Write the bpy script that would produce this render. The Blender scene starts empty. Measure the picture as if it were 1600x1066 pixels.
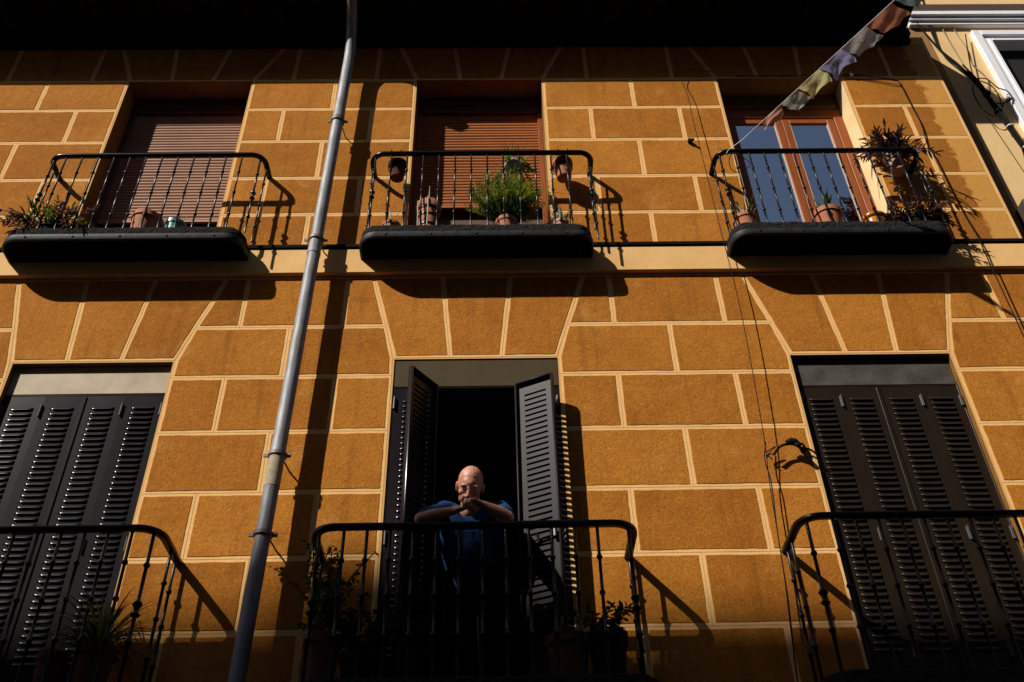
import bpy, bmesh, math, random
from mathutils import Vector, Matrix, noise
random.seed(7)
SC = bpy.context.scene
COL = SC.collection

# ------------------------------------------------------------------ camera
cam_d = bpy.data.cameras.new("camera")
cam = bpy.data.objects.new("camera", cam_d)
COL.objects.link(cam)
cam_d.sensor_width = 36.0
cam_d.lens = 34.99
cam_d.clip_end = 500.0
r_ = Vector((0.99976205, -0.00764327, -0.02043102))
u_ = Vector((0.01071634, -0.64370450, 0.76519910))
f_ = Vector((0.01900017, 0.76523597, 0.64346943))
cam.matrix_world = Matrix(((r_.x, u_.x, -f_.x, 0.0), (r_.y, u_.y, -f_.y, -5.53),
                           (r_.z, u_.z, -f_.z, 1.6), (0, 0, 0, 1)))
SC.camera = cam
# ------------------------------------------------------------------ light
SUN = Vector((-1.165, -1.0, 1.30)).normalized()          # towards the sun
w = bpy.data.worlds.new("World")
SC.world = w
w.use_nodes = True
nt = w.node_tree
bg = nt.nodes["Background"]
sky = nt.nodes.new("ShaderNodeTexSky")
sky.sky_type = 'NISHITA'
sky.sun_disc = False
sky.sun_elevation = math.asin(SUN.z)
sky.sun_rotation = math.atan2(SUN.x, SUN.y)
nt.links.new(sky.outputs[0], bg.inputs[0])
bg.inputs[1].default_value = 0.08
sl = bpy.data.lights.new("sun", 'SUN')
sl.energy = 5.0
sl.angle = math.radians(0.55)
sl.color = (1.0, 0.93, 0.82)
so = bpy.data.objects.new("sun", sl)
so.rotation_euler = SUN.to_track_quat('Z', 'Y').to_euler()
COL.objects.link(so)
so.location = (-8, -8, 14)
vs = SC.view_settings
vs.view_transform = 'Standard'
vs.look = 'None'
vs.exposure = 0.25
vs.gamma = 1.0
vs.use_curve_mapping = False

# ------------------------------------------------------------------ helpers
def V(*a): return Vector(a)

class MB:
    """collects geometry for one mesh object"""
    def __init__(s): s.v = []; s.f = []; s.m = []
    def add(s, vs, fs, m=0):
        b = len(s.v); s.v += [tuple(p) for p in vs]
        for f in fs: s.f.append(tuple(i + b for i in f)); s.m.append(m)
    def box(s, x0, x1, y0, y1, z0, z1, m=0):
        s.add([(x0,y0,z0),(x1,y0,z0),(x1,y1,z0),(x0,y1,z0),(x0,y0,z1),(x1,y0,z1),(x1,y1,z1),(x0,y1,z1)],
              [(0,3,2,1),(4,5,6,7),(0,1,5,4),(1,2,6,5),(2,3,7,6),(3,0,4,7)], m)
    def cbox(s, x0, x1, y0, y1, z0, z1, c=0.004, m=0):
        """box with chamfered edges"""
        pts = []
        for (sx, x) in ((1,x0),(-1,x1)):
            for (sy, y) in ((1,y0),(-1,y1)):
                for (sz, z) in ((1,z0),(-1,z1)):
                    pts += [(x, y+sy*c, z+sz*c), (x+sx*c, y, z+sz*c), (x+sx*c, y+sy*c, z)]
        bm = bmesh.new()
        for p in pts: bm.verts.new(p)
        bmesh.ops.convex_hull(bm, input=bm.verts)
        bm.verts.ensure_lookup_table(); bm.verts.index_update()
        s.add([v.co[:] for v in bm.verts], [[v.index for v in f.verts] for f in bm.faces], m)
        bm.free()
    def tube(s, pts, r, n=8, m=0, cap=True):
        """tube along points; r a number or a list"""
        pts = [Vector(p) for p in pts]
        k = len(pts)
        rs = r if isinstance(r, (list, tuple)) else [r]*k
        t0 = (pts[1]-pts[0]).normalized()
        a = t0.orthogonal().normalized()
        b0 = len(s.v)
        for i, p in enumerate(pts):
            t = (pts[min(i+1,k-1)] - pts[max(i-1,0)])
            t = t.normalized() if t.length > 1e-9 else t0
            a = (a - t*a.dot(t))
            a = a.normalized() if a.length > 1e-6 else t.orthogonal().normalized()
            c = t.cross(a)
            for j in range(n):
                q = 2*math.pi*j/n
                s.v.append(tuple(p + (a*math.cos(q) + c*math.sin(q))*rs[i]))
        for i in range(k-1):
            for j in range(n):
                s.f.append((b0+i*n+j, b0+i*n+(j+1)%n, b0+(i+1)*n+(j+1)%n, b0+(i+1)*n+j)); s.m.append(m)
        if cap:
            s.f.append(tuple(b0+j for j in reversed(range(n)))); s.m.append(m)
            s.f.append(tuple(b0+(k-1)*n+j for j in range(n))); s.m.append(m)
    def lathe(s, prof, n=20, c=(0,0,0), m=0, cap=True):
        """profile [(r,z)] about the z axis"""
        b0 = len(s.v)
        for (r, z) in prof:
            for j in range(n):
                q = 2*math.pi*j/n
                s.v.append((c[0]+r*math.cos(q), c[1]+r*math.sin(q), c[2]+z))
        for i in range(len(prof)-1):
            for j in range(n):
                s.f.append((b0+i*n+j, b0+i*n+(j+1)%n, b0+(i+1)*n+(j+1)%n, b0+(i+1)*n+j)); s.m.append(m)
        if cap:
            s.f.append(tuple(b0+j for j in reversed(range(n)))); s.m.append(m)
            s.f.append(tuple(b0+(len(prof)-1)*n+j for j in range(n))); s.m.append(m)
    def sweep(s, path, sec, m=0):
        """sweep a closed section [(outward,up)] along a horizontal path"""
        k = len(path); n = len(sec); b0 = len(s.v)
        for i, p in enumerate(path):
            t = Vector(path[min(i+1,k-1)]) - Vector(path[max(i-1,0)]); t.z = 0; t.normalize()
            o = Vector((t.y, -t.x, 0))
            for (a, b) in sec:
                s.v.append(tuple(Vector(p) + o*a + Vector((0,0,b))))
        for i in range(k-1):
            for j in range(n):
                s.f.append((b0+i*n+j, b0+i*n+(j+1)%n, b0+(i+1)*n+(j+1)%n, b0+(i+1)*n+j)); s.m.append(m)
        s.f.append(tuple(b0+j for j in reversed(range(n)))); s.m.append(m)
        s.f.append(tuple(b0+(k-1)*n+j for j in range(n))); s.m.append(m)
    def blade(s, base, d, length, width, droop=0.0, segs=4, m=0, fold=0.25, tip=0.05, side=None):
        """a pointed leaf starting at base, curving downwards by droop"""
        p = Vector(base); d = Vector(d).normalized()
        b0 = len(s.v)
        step = length/segs
        sd0 = side
        for i in range(segs+1):
            t = i/segs
            wdt = width*(math.sin(math.pi*(0.18+0.82*t)))**0.8 if t < 1 else width*tip
            sd = d.cross(Vector((0,0,1)))
            sd = sd.normalized() if sd.length > 1e-4 else Vector((1,0,0))
            if sd0 is not None:
                sd = (Vector(sd0) - d*d.dot(Vector(sd0))).normalized()
            up = sd.cross(d)
            s.v.append(tuple(p - sd*wdt*0.5 + up*wdt*fold)); s.v.append(tuple(p)); s.v.append(tuple(p + sd*wdt*0.5 + up*wdt*fold))
            p = p + d*step
            d = (d + Vector((0,0,-droop/segs))).normalized()
        for i in range(segs):
            a = b0+i*3
            s.f.append((a,a+1,a+4,a+3)); s.m.append(m)
            s.f.append((a+1,a+2,a+5,a+4)); s.m.append(m)
    def build(s, name, mats, parent=None, loc=(0,0,0), smooth=False, rot=(0,0,0)):
        me = bpy.data.meshes.new(name)
        me.from_pydata(s.v, [], s.f)
        if not isinstance(mats, (list, tuple)): mats = [mats]
        for mt in mats: me.materials.append(mt)
        me.polygons.foreach_set("material_index", s.m)
        if smooth: me.polygons.foreach_set("use_smooth", [True]*len(me.polygons))
        me.update()
        return link(name, me, parent, loc, rot)

def link(name, me, parent=None, loc=(0,0,0), rot=(0,0,0)):
    o = bpy.data.objects.new(name, me)
    o.location = loc; o.rotation_euler = rot
    COL.objects.link(o)
    if parent: o.parent = parent
    return o

def auto_smooth(o, deg=40):
    me = o.data
    me.polygons.foreach_set("use_smooth", [True]*len(me.polygons))
    me.set_sharp_from_angle(angle=math.radians(deg))
    return o

def tag(o, label, cat, group=None):
    o['label'] = label; o['category'] = cat
    if group: o['group'] = group
    return o

def thing(name, label, cat, loc=(0,0,0), group=None, rot=(0,0,0)):
    o = bpy.data.objects.new(name, None)
    o.empty_display_size = 0.1
    o.location = loc; o.rotation_euler = rot
    COL.objects.link(o)
    return tag(o, label, cat, group)

def copy_part(o, parent, loc, rot=(0,0,0)):
    c = o.copy(); COL.objects.link(c); c.parent = parent
    c.location = loc; c.rotation_euler = rot
    return c

# ------------------------------------------------------------------ materials
def mat(name, color, rough=0.6, metal=0.0, spec=0.5, var=0.0, vscale=8.0, bump=0.0, bscale=100.0, color2=None, sss=0.0, stretch=None):
    m = bpy.data.materials.new(name); m.use_nodes = True
    t = m.node_tree; p = t.nodes["Principled BSDF"]
    p.inputs["Base Color"].default_value = (*color, 1)
    p.inputs["Roughness"].default_value = rough
    p.inputs["Metallic"].default_value = metal
    p.inputs["Specular IOR Level"].default_value = spec
    if sss:
        p.inputs["Subsurface Weight"].default_value = sss
        p.inputs["Subsurface Radius"].default_value = (0.008, 0.003, 0.0015)
        p.inputs["Subsurface Scale"].default_value = 1.0
    tc = None
    def coords():
        nonlocal tc
        if tc is None:
            tc = t.nodes.new("ShaderNodeTexCoord")
            if stretch:
                mp = t.nodes.new("ShaderNodeMapping"); mp.inputs["Scale"].default_value = stretch
                t.links.new(tc.outputs["Object"], mp.inputs[0]); tc = mp
        return tc.outputs["Object"] if tc.bl_idname == "ShaderNodeTexCoord" else tc.outputs[0]
    if var or color2:
        n = t.nodes.new("ShaderNodeTexNoise"); n.inputs["Scale"].default_value = vscale; n.inputs["Detail"].default_value = 6; n.inputs["Roughness"].default_value = 0.65
        t.links.new(coords(), n.inputs["Vector"])
        rp = t.nodes.new("ShaderNodeValToRGB")
        c2 = color2 if color2 else tuple(c*(1+var) for c in color)
        c1 = color if color2 else tuple(c*(1-var) for c in color)
        rp.color_ramp.elements[0].position = 0.34; rp.color_ramp.elements[1].position = 0.68
        rp.color_ramp.elements[0].color = (*c1, 1); rp.color_ramp.elements[1].color = (*c2, 1)
        t.links.new(n.outputs["Fac"], rp.inputs[0]); t.links.new(rp.outputs[0], p.inputs["Base Color"])
    if bump:
        n2 = t.nodes.new("ShaderNodeTexNoise"); n2.inputs["Scale"].default_value = bscale; n2.inputs["Detail"].default_value = 5
        t.links.new(coords(), n2.inputs["Vector"])
        b = t.nodes.new("ShaderNodeBump"); b.inputs["Strength"].default_value = 1.0; b.inputs["Distance"].default_value = bump
        t.links.new(n2.outputs["Fac"], b.inputs["Height"]); t.links.new(b.outputs[0], p.inputs["Normal"])
    return m

def stucco():
    m = bpy.data.materials.new("rough_ochre_render"); m.use_nodes = True
    t = m.node_tree; N = t.nodes; L = t.links; p = N["Principled BSDF"]
    p.inputs["Roughness"].default_value = 0.95; p.inputs["Specular IOR Level"].default_value = 0.15
    g = N.new("ShaderNodeNewGeometry")
    def nz(scale, detail=5, rough=0.6):
        n = N.new("ShaderNodeTexNoise"); n.inputs["Scale"].default_value = scale; n.inputs["Detail"].default_value = detail; n.inputs["Roughness"].default_value = rough
        L.new(g.outputs["Position"], n.inputs["Vector"]); return n
    def mix(fac, a, b, mode='MIX'):
        x = N.new("ShaderNodeMix"); x.data_type = 'RGBA'; x.blend_type = mode
        if isinstance(fac, float): x.inputs[0].default_value = fac
        else: L.new(fac, x.inputs[0])
        for q, i in ((a, 6), (b, 7)):
            if isinstance(q, tuple): x.inputs[i].default_value = (*q, 1)
            else: L.new(q, x.inputs[i])
        return x.outputs[2]
    def ramp(src, a, b):
        r = N.new("ShaderNodeMapRange"); r.inputs[1].default_value = a; r.inputs[2].default_value = b
        L.new(src, r.inputs[0]); return r.outputs[0]
    big = ramp(nz(2.2, 6, .65).outputs["Fac"], .35, .68)
    c = mix(big, (0.50, 0.184, 0.019), (0.69, 0.280, 0.036))
    mid = ramp(nz(13, 6, .75).outputs["Fac"], .3, .72)
    c = mix(mid, mix(.46, c, (0.25, 0.080, 0.009)), c)
    fine = ramp(nz(58, 6, .9).outputs["Fac"], .41, .57)
    c = mix(fine, mix(.66, c, (0.20, 0.060, 0.005)), c)
    gr = ramp(nz(130, 3, .7).outputs["Fac"], .40, .60)
    c = mix(gr, mix(.34, c, (0.24, 0.075, 0.006)), c)
    hi = ramp(nz(95, 3, .7).outputs["Fac"], .60, .72)
    c = mix(hi, c, mix(.45, c, (0.80, 0.40, 0.075)))
    # each block was floated on its own: tone differs from block to block
    rb = ramp(g.outputs["Random Per Island"], 0.0, 1.0)
    c = mix(rb, mix(.26, c, (0.25, 0.082, 0.009)), mix(.14, c, (0.74, 0.33, 0.055)))
    # long rain streaks and broad weathering
    mp = N.new("ShaderNodeMapping"); mp.inputs["Scale"].default_value = (9, 9, .55); L.new(g.outputs["Position"], mp.inputs[0])
    ns = N.new("ShaderNodeTexNoise"); ns.inputs["Scale"].default_value = 1.0; ns.inputs["Detail"].default_value = 5; ns.inputs["Roughness"].default_value = .65
    L.new(mp.outputs[0], ns.inputs["Vector"])
    stk = ramp(ns.outputs["Fac"], .54, .72)
    c = mix(stk, c, mix(.52, c, (0.17, 0.060, 0.009)))
    wea = ramp(nz(4.6, 5, .7).outputs["Fac"], .55, .75)
    c = mix(wea, c, mix(.52, c, (0.18, 0.064, 0.010)))
    pal = ramp(nz(3.3, 4, .6).outputs["Fac"], .58, .78)
    c = mix(pal, c, mix(.26, c, (0.74, 0.40, 0.12)))
    # dark soiling specks and pale chips
    sp = ramp(nz(26, 4, .8).outputs["Fac"], .64, .74)
    c = mix(sp, c, mix(.30, c, (0.10, 0.04, 0.01)))
    ch = ramp(nz(70, 2, .5).outputs["Fac"], .765, .785)
    c = mix(ch, c, (0.62, 0.36, 0.13))
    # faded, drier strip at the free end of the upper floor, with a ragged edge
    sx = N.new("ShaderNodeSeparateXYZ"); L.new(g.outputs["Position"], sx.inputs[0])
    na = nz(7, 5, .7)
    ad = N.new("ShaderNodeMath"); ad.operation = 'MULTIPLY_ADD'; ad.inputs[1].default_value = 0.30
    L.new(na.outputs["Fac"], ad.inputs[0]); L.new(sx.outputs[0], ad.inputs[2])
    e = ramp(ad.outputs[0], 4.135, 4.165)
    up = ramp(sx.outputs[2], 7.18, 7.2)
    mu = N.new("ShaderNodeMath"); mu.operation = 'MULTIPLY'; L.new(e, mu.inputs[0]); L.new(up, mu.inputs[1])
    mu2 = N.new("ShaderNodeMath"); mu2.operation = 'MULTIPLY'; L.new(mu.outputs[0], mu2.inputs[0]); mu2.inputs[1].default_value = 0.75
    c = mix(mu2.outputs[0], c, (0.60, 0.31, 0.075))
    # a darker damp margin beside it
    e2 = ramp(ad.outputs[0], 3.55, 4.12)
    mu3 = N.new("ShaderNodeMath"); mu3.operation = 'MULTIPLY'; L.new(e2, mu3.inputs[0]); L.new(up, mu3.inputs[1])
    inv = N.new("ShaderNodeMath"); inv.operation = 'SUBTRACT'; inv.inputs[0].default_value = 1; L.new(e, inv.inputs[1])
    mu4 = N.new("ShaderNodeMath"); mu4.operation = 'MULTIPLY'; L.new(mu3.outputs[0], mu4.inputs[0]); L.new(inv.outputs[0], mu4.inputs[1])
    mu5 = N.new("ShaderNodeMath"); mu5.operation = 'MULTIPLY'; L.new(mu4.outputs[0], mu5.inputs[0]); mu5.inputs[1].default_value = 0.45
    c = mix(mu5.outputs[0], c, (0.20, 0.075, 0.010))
    L.new(c, p.inputs["Base Color"])
    b1 = N.new("ShaderNodeBump"); b1.inputs["Distance"].default_value = 0.006; L.new(nz(70, 6, .8).outputs["Fac"], b1.inputs["Height"])
    b2 = N.new("ShaderNodeBump"); b2.inputs["Distance"].default_value = 0.003; L.new(nz(14, 3).outputs["Fac"], b2.inputs["Height"]); L.new(b1.outputs[0], b2.inputs["Normal"])
    L.new(b2.outputs[0], p.inputs["Normal"])
    return m

M = {}
M['stucco'] = stucco()
M['band'] = mat("cream_joint_paint", (0.80, 0.485, 0.195), .85, color2=(0.70, 0.41, 0.155), vscale=7, bump=.002, bscale=60, spec=.2)
M['score'] = mat("scored_joint_line", (0.62, 0.36, 0.135), .9, spec=.1)
M['string'] = mat("cream_string_course", (0.76, 0.465, 0.19), .8, color2=(0.64, 0.37, 0.14), vscale=2.6, bump=.0015, bscale=40, spec=.2)
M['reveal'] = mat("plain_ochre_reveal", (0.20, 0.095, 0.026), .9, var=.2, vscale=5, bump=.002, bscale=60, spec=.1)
M['reveal_pale'] = mat("pale_cream_reveal", (0.80, 0.58, 0.30), .85, var=.12, vscale=4, bump=.002, bscale=60)  # sunlit copy of the reveal colour, for one jamb the sun reaches
M['eave'] = mat("black_stained_wood", (0.009, 0.008, 0.008), .9, var=.6, vscale=6, spec=.0)
M['flash'] = mat("black_lead_flashing", (0.005, 0.005, 0.005), .8, spec=.05)
M['iron'] = mat("black_iron_paint", (0.0045, 0.0045, 0.005), .27, spec=.2, var=.4, vscale=40, bump=.0006, bscale=120)
M['iron_rim'] = mat("bluish_sheen_iron_strip", (0.009, 0.011, 0.014), .55, spec=.2, color2=(0.030, 0.034, 0.042), vscale=18, bump=.0015, bscale=60)  # bluish highlight of the strip put into its base colour
M['mortar'] = mat("black_bitumen_mortar", (0.009, 0.0085, 0.0085), .95, color2=(0.034, 0.031, 0.029), vscale=60, bump=.010, bscale=60, spec=.04)
M['under'] = mat("black_slab_underside", (0.005, 0.004, 0.0035), .95, var=.4, vscale=5, spec=.0)  # near black colour on the slab undersides
M['shutter'] = mat("dark_brown_shutter_paint", (0.012, 0.0098, 0.0115), .20, spec=.20, color2=(0.018, 0.0150, 0.0180), vscale=4, bump=.0002, bscale=6)  # bluish purple sky sheen put into the brown base colour
M['shutter_old'] = mat("matt_brown_shutter_paint", (0.014, 0.009, 0.0055), .30, spec=.32, color2=(0.020, 0.0125, 0.0078), vscale=5, bump=.0002, bscale=6)
M['shutter_in'] = mat("dark_purple_grey_shutter_paint", (0.015, 0.0125, 0.0150), .38, spec=.045, color2=(0.021, 0.0175, 0.0210), vscale=4, bump=.0002, bscale=6)
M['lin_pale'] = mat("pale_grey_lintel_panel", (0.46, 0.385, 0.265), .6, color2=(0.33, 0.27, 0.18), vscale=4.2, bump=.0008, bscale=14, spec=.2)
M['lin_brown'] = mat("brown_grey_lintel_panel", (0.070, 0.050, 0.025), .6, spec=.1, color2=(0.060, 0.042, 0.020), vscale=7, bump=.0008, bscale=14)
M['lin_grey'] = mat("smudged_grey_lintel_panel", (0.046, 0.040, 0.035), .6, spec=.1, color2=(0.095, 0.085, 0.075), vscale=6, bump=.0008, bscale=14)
M['hinge'] = mat("scuffed_hinge_metal", (0.035, 0.03, 0.028), .5, metal=.3)
M['blind_pink'] = mat("faded_pink_brown_slats", (0.37, 0.20, 0.132), .6, var=.10, vscale=3, spec=.2)
M['blind_orange'] = mat("orange_brown_slats", (0.35, 0.120, 0.034), .55, var=.08, vscale=3, spec=.2)
M['wood'] = mat("red_brown_varnished_wood", (0.29, 0.080, 0.020), .45, spec=.22, color2=(0.20, 0.052, 0.013), vscale=5, stretch=(9, 9, .6), bump=.0008, bscale=12)
M['wood_dark'] = mat("dark_brown_box_wood", (0.075, 0.032, 0.014), .6, var=.25, vscale=4)
M['bead'] = mat("pale_glazing_bead", (0.45, 0.30, 0.22), .5)
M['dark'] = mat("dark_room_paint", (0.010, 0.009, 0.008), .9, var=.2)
M['curtain'] = mat("sky_tinted_curtain", (0.27, 0.42, 0.44), .9, var=.10, vscale=2)  # tinted blue-green to carry the sky reflected in the glass
M['pipe'] = mat("weathered_zinc_pipe", (0.29, 0.295, 0.315), .58, metal=.2, spec=.3, color2=(0.15, 0.15, 0.162), vscale=8, bump=.0014, bscale=16, stretch=(3, 3, .6))
M['pipe_patch'] = mat("cream_stained_pipe_patch", (0.33, 0.28, 0.19), .75, var=.3, vscale=12, spec=.2)
M['bracket'] = mat("rusty_grey_bracket", (0.16, 0.14, 0.13), .6, metal=.4, var=.3, vscale=30)
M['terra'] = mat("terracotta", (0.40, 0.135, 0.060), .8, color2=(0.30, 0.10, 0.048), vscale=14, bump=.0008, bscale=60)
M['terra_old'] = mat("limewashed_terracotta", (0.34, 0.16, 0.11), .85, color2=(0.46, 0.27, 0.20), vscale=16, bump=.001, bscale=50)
M['terra_dark'] = mat("dark_terracotta", (0.10, 0.040, 0.025), .85, var=.25, vscale=14, spec=.1)  # terracotta with the shade on the lower pots put into its colour
M['teal'] = mat("teal_glazed_pot", (0.06, 0.20, 0.19), .35, var=.25, vscale=9)
M['yellow_glaze'] = mat("amber_glazed_pot", (0.52, 0.19, 0.018), .15, spec=.7, var=.25, vscale=9)
M['glaze_white'] = mat("pale_glazed_pot", (0.42, 0.42, 0.36), .2, spec=.6, var=.25, vscale=20)
M['black_pot'] = mat("black_plastic_pot", (0.008, 0.0075, 0.007), .7, spec=.08)
M['soil'] = mat("potting_soil", (0.035, 0.022, 0.014), .95, bump=.006, bscale=70)
M['stone'] = mat("grey_concrete_block", (0.28, 0.25, 0.23), .9, var=.2, vscale=20)
M['brick'] = mat("red_brick", (0.34, 0.11, 0.055), .9, var=.2, vscale=20, bump=.002, bscale=60)
def leafmat(name, c, c2, sc=9.0, rough=.5):
    m = mat(name, c, rough, color2=c2, vscale=sc)
    t = m.node_tree; p = t.nodes["Principled BSDF"]
    tr = t.nodes.new("ShaderNodeBsdfTranslucent"); tr.inputs[0].default_value = (c2[0]*1.3, c2[1]*1.4, c2[2]*.8, 1)
    mx = t.nodes.new("ShaderNodeMixShader"); mx.inputs[0].default_value = .28
    out = t.nodes["Material Output"]
    t.links.new(p.outputs[0], mx.inputs[1]); t.links.new(tr.outputs[0], mx.inputs[2]); t.links.new(mx.outputs[0], out.inputs[0])
    return m
M['leaf_purple'] = leafmat("purple_leaf", (0.014, 0.006, 0.009), (0.045, 0.016, 0.024))
M['leaf_violet'] = leafmat("violet_leaf", (0.030, 0.010, 0.018), (0.13, 0.045, 0.065))
M['leaf_olive'] = leafmat("olive_leaf", (0.055, 0.070, 0.014), (0.14, 0.15, 0.035))
M['leaf_gold'] = leafmat("golden_green_leaf", (0.17, 0.19, 0.022), (0.42, 0.38, 0.045), 5)
M['leaf_green'] = leafmat("mid_green_leaf", (0.035, 0.095, 0.014), (0.08, 0.17, 0.025), 5)
M['leaf_dark'] = leafmat("dark_green_leaf", (0.012, 0.026, 0.006), (0.035, 0.062, 0.014))
M['leaf_blue'] = leafmat("blue_green_succulent", (0.07, 0.115, 0.075), (0.17, 0.22, 0.15))
M['leaf_straw'] = leafmat("straw_blade", (0.17, 0.17, 0.08), (0.40, 0.38, 0.22))
M['leaf_spider'] = leafmat("striped_spider_blade", (0.06, 0.09, 0.02), (0.16, 0.19, 0.06), 30)
M['flower_red'] = leafmat("red_petal", (0.28, 0.02, 0.02), (0.42, 0.06, 0.04))
M['stem'] = mat("plant_stem", (0.06, 0.045, 0.02), .8)
M['cable'] = mat("black_cable_sheath", (0.007, 0.007, 0.007), .7, spec=.08)
M['cable_grey'] = mat("grey_cable_sheath", (0.22, 0.18, 0.13), .6)
M['plastic_w'] = mat("white_plastic_clip", (0.62, 0.60, 0.58), .5)
M['nb_wall'] = mat("cream_render", (0.74, 0.51, 0.24), .9, color2=(0.64, 0.42, 0.19), vscale=2.2, bump=.0015, bscale=60)
M['nb_strip'] = mat("brown_shadow_strip", (0.27, 0.135, 0.040), .9, var=.15, vscale=4, bump=.0015, bscale=60)  # brown colour deepens the shadow band cast by the ochre corner
M['nb_white'] = mat("white_moulding_paint", (0.74, 0.74, 0.78), .6, var=.06, vscale=4)
M['nb_dark'] = mat("shaded_window_pane", (0.018, 0.016, 0.014), .7, spec=.2)  # shadow on the neighbour's window pane put into its dark colour
M['nb_ledge'] = mat("dark_brown_ledge", (0.05, 0.03, 0.018), .8)
M['opp'] = mat("grey_brown_render", (0.11, 0.095, 0.08), .9, var=.2, vscale=1)
M['asphalt'] = mat("street_paving", (0.055, 0.052, 0.05), .9, var=.25, vscale=3)
M['skin'] = mat("sunburnt_skin", (0.40, 0.160, 0.100), .48, color2=(0.56, 0.265, 0.175), vscale=30, bump=.0022, bscale=70, sss=.03)
M['shirt'] = mat("blue_cotton", (0.008, 0.030, 0.095), .9, color2=(0.012, 0.042, 0.125), vscale=9, bump=.010, bscale=18, spec=.1)
M['print'] = mat("white_print", (0.6, 0.6, 0.62), .8)
M['trousers'] = mat("dark_trousers", (0.005, 0.005, 0.006), 1.0, spec=0.0)
M['brow'] = mat("grey_hair", (0.055, 0.032, 0.022), .9, spec=.1)
M['eye'] = mat("dark_eye", (0.03, 0.02, 0.016), .2)
M['gold'] = mat("pale_gold_ring", (0.8, 0.7, 0.5), .25, metal=1.0)
M['steel'] = mat("dark_steel_latch", (0.05, 0.048, 0.05), .4, metal=.6)

def glass_mat():
    m = bpy.data.materials.new("window_glass"); m.use_nodes = True
    t = m.node_tree; t.nodes.remove(t.nodes["Principled BSDF"])
    tr = t.nodes.new("ShaderNodeBsdfTransparent"); tr.inputs[0].default_value = (.90, .95, .96, 1)
    gl = t.nodes.new("ShaderNodeBsdfGlossy"); gl.inputs["Roughness"].default_value = .02
    fr = t.nodes.new("ShaderNodeFresnel"); fr.inputs[0].default_value = 1.5
    mx = t.nodes.new("ShaderNodeMixShader")
    mr = t.nodes.new("ShaderNodeMapRange"); mr.inputs[3].default_value = .60; mr.inputs[4].default_value = 1.0
    t.links.new(fr.outputs[0], mr.inputs[0]); t.links.new(mr.outputs[0], mx.inputs[0]); t.links.new(tr.outputs[0], mx.inputs[1]); t.links.new(gl.outputs[0], mx.inputs[2])
    t.links.new(mx.outputs[0], t.nodes["Material Output"].inputs[0])
    return m
M['glass'] = glass_mat()

# ------------------------------------------------------------------ street and the shade-casting opposite side
mb = MB(); mb.add([(-60,-60,0),(60,-60,0),(60,60,0),(-60,60,0)], [(0,1,2,3)])
st = mb.build("street", M['asphalt']); st['kind'] = 'structure'

opp = thing("opposite_building", "grey rendered building across the street, unseen, its set back attic and roof blocks added to cast shade", "building", (0,-6.9,0))
mb = MB(); mb.box(-30, 24, -9.0, 0, 0, 11.2)
mb.build("wall", M['opp'], opp)
def roof_z(sz): return sz + 1.3*16.0       # height at 16 m behind the facade for a shadow edge at sz
mb = MB()
mb.box(-32, 24, -11.1, -9.1, 0, roof_z(4.04))  # unseen attic, set back to soften the shadow edge it casts
mb.build("attic", M['opp'], opp)
def shade_block(x0, x1, sz, taper=0.0):  # unseen roof block, added to shape the shadow edge on the facade
    """casts its shadow on the facade between x0 and x1, up to sz"""
    dx = 1.165*16.0
    m = MB()
    zb = roof_z(4.04)
    m.box(x0-dx, x1-dx, -9.7, -9.15, zb, roof_z(sz))
    m.build("shade_block", M['opp'], opp)
shade_block(-1.22, -0.72, 4.60); shade_block(-1.46, -1.22, 4.38); shade_block(-0.72, -0.30, 4.46)
shade_block(1.86, 2.04, 4.24); shade_block(2.04, 2.16, 4.14); shade_block(-0.30, 0.04, 4.44); shade_block(0.04, 0.14, 4.24); shade_block(.78, 1.86, 4.22); shade_block(2.16, 5.0, 4.21); shade_block(-4.6, -1.46, 4.23)

# ------------------------------------------------------------------ the ochre building
B = thing("ochre_building", "ochre rendered apartment building with cream painted joints, six balconies and a black eave", "building", (0,0,0))
UP = [(-3.335,-2.205), (-0.680,0.475), (2.115,3.280)]
LO = [(-3.405,-2.275), (-0.705,0.460), (2.135,3.290)]
UZ = (7.17, 9.43); LZ = (3.60, 6.09)
XL, XR, ZT = -6.4, 4.24, 10.09

def clip(poly, a, b):
    """keep the part of a polygon on the left of a->b"""
    out = []
    d = (b[0]-a[0], b[1]-a[1])
    def sd(p): return d[0]*(p[1]-a[1]) - d[1]*(p[0]-a[0])
    for i in range(len(poly)):
        p, q = poly[i], poly[(i+1) % len(poly)]
        sp, sq = sd(p), sd(q)
        if sp >= 0: out.append(p)
        if (sp > 0 and sq < 0) or (sp < 0 and sq > 0):
            t = sp/(sp-sq); out.append((p[0]+t*(q[0]-p[0]), p[1]+t*(q[1]-p[1])))
    return out
def inset(poly, d):
    res = list(poly); n = len(poly)
    for i in range(n):
        a, b = poly[i], poly[(i+1) % n]
        L_ = math.hypot(b[0]-a[0], b[1]-a[1])
        if L_ < 1e-6: continue
        nx, nz = -(b[1]-a[1])/L_, (b[0]-a[0])/L_
        res = clip(res, (a[0]+nx*d, a[1]+nz*d), (b[0]+nx*d, b[1]+nz*d))
        if len(res) < 3: return []
    return res

BLOCKS = []
def course(z0, z1, bounds, joints):
    """bounds: list of (left line, right line); a line is (x at z0, x at z1)"""
    for (l, r) in bounds:
        js = [j if isinstance(j, tuple) else (j, j) for j in joints]
        js = [j for j in js if l[0]+.06 < j[0] < r[0]-.06]
        ls = [l] + sorted(js) + [r]
        for a, b in zip(ls[:-1], ls[1:]):
            BLOCKS.append([(a[0], z0), (b[0], z0), (b[1], z1), (a[1], z1)])
def piers(op, e=.012):
    xs = [XL] + [v for (a, b) in op for v in (a-e, b+e)] + [XR-.008]
    return [((xs[i], xs[i]), (xs[i+1], xs[i+1])) for i in range(0, len(xs), 2)]
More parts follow.
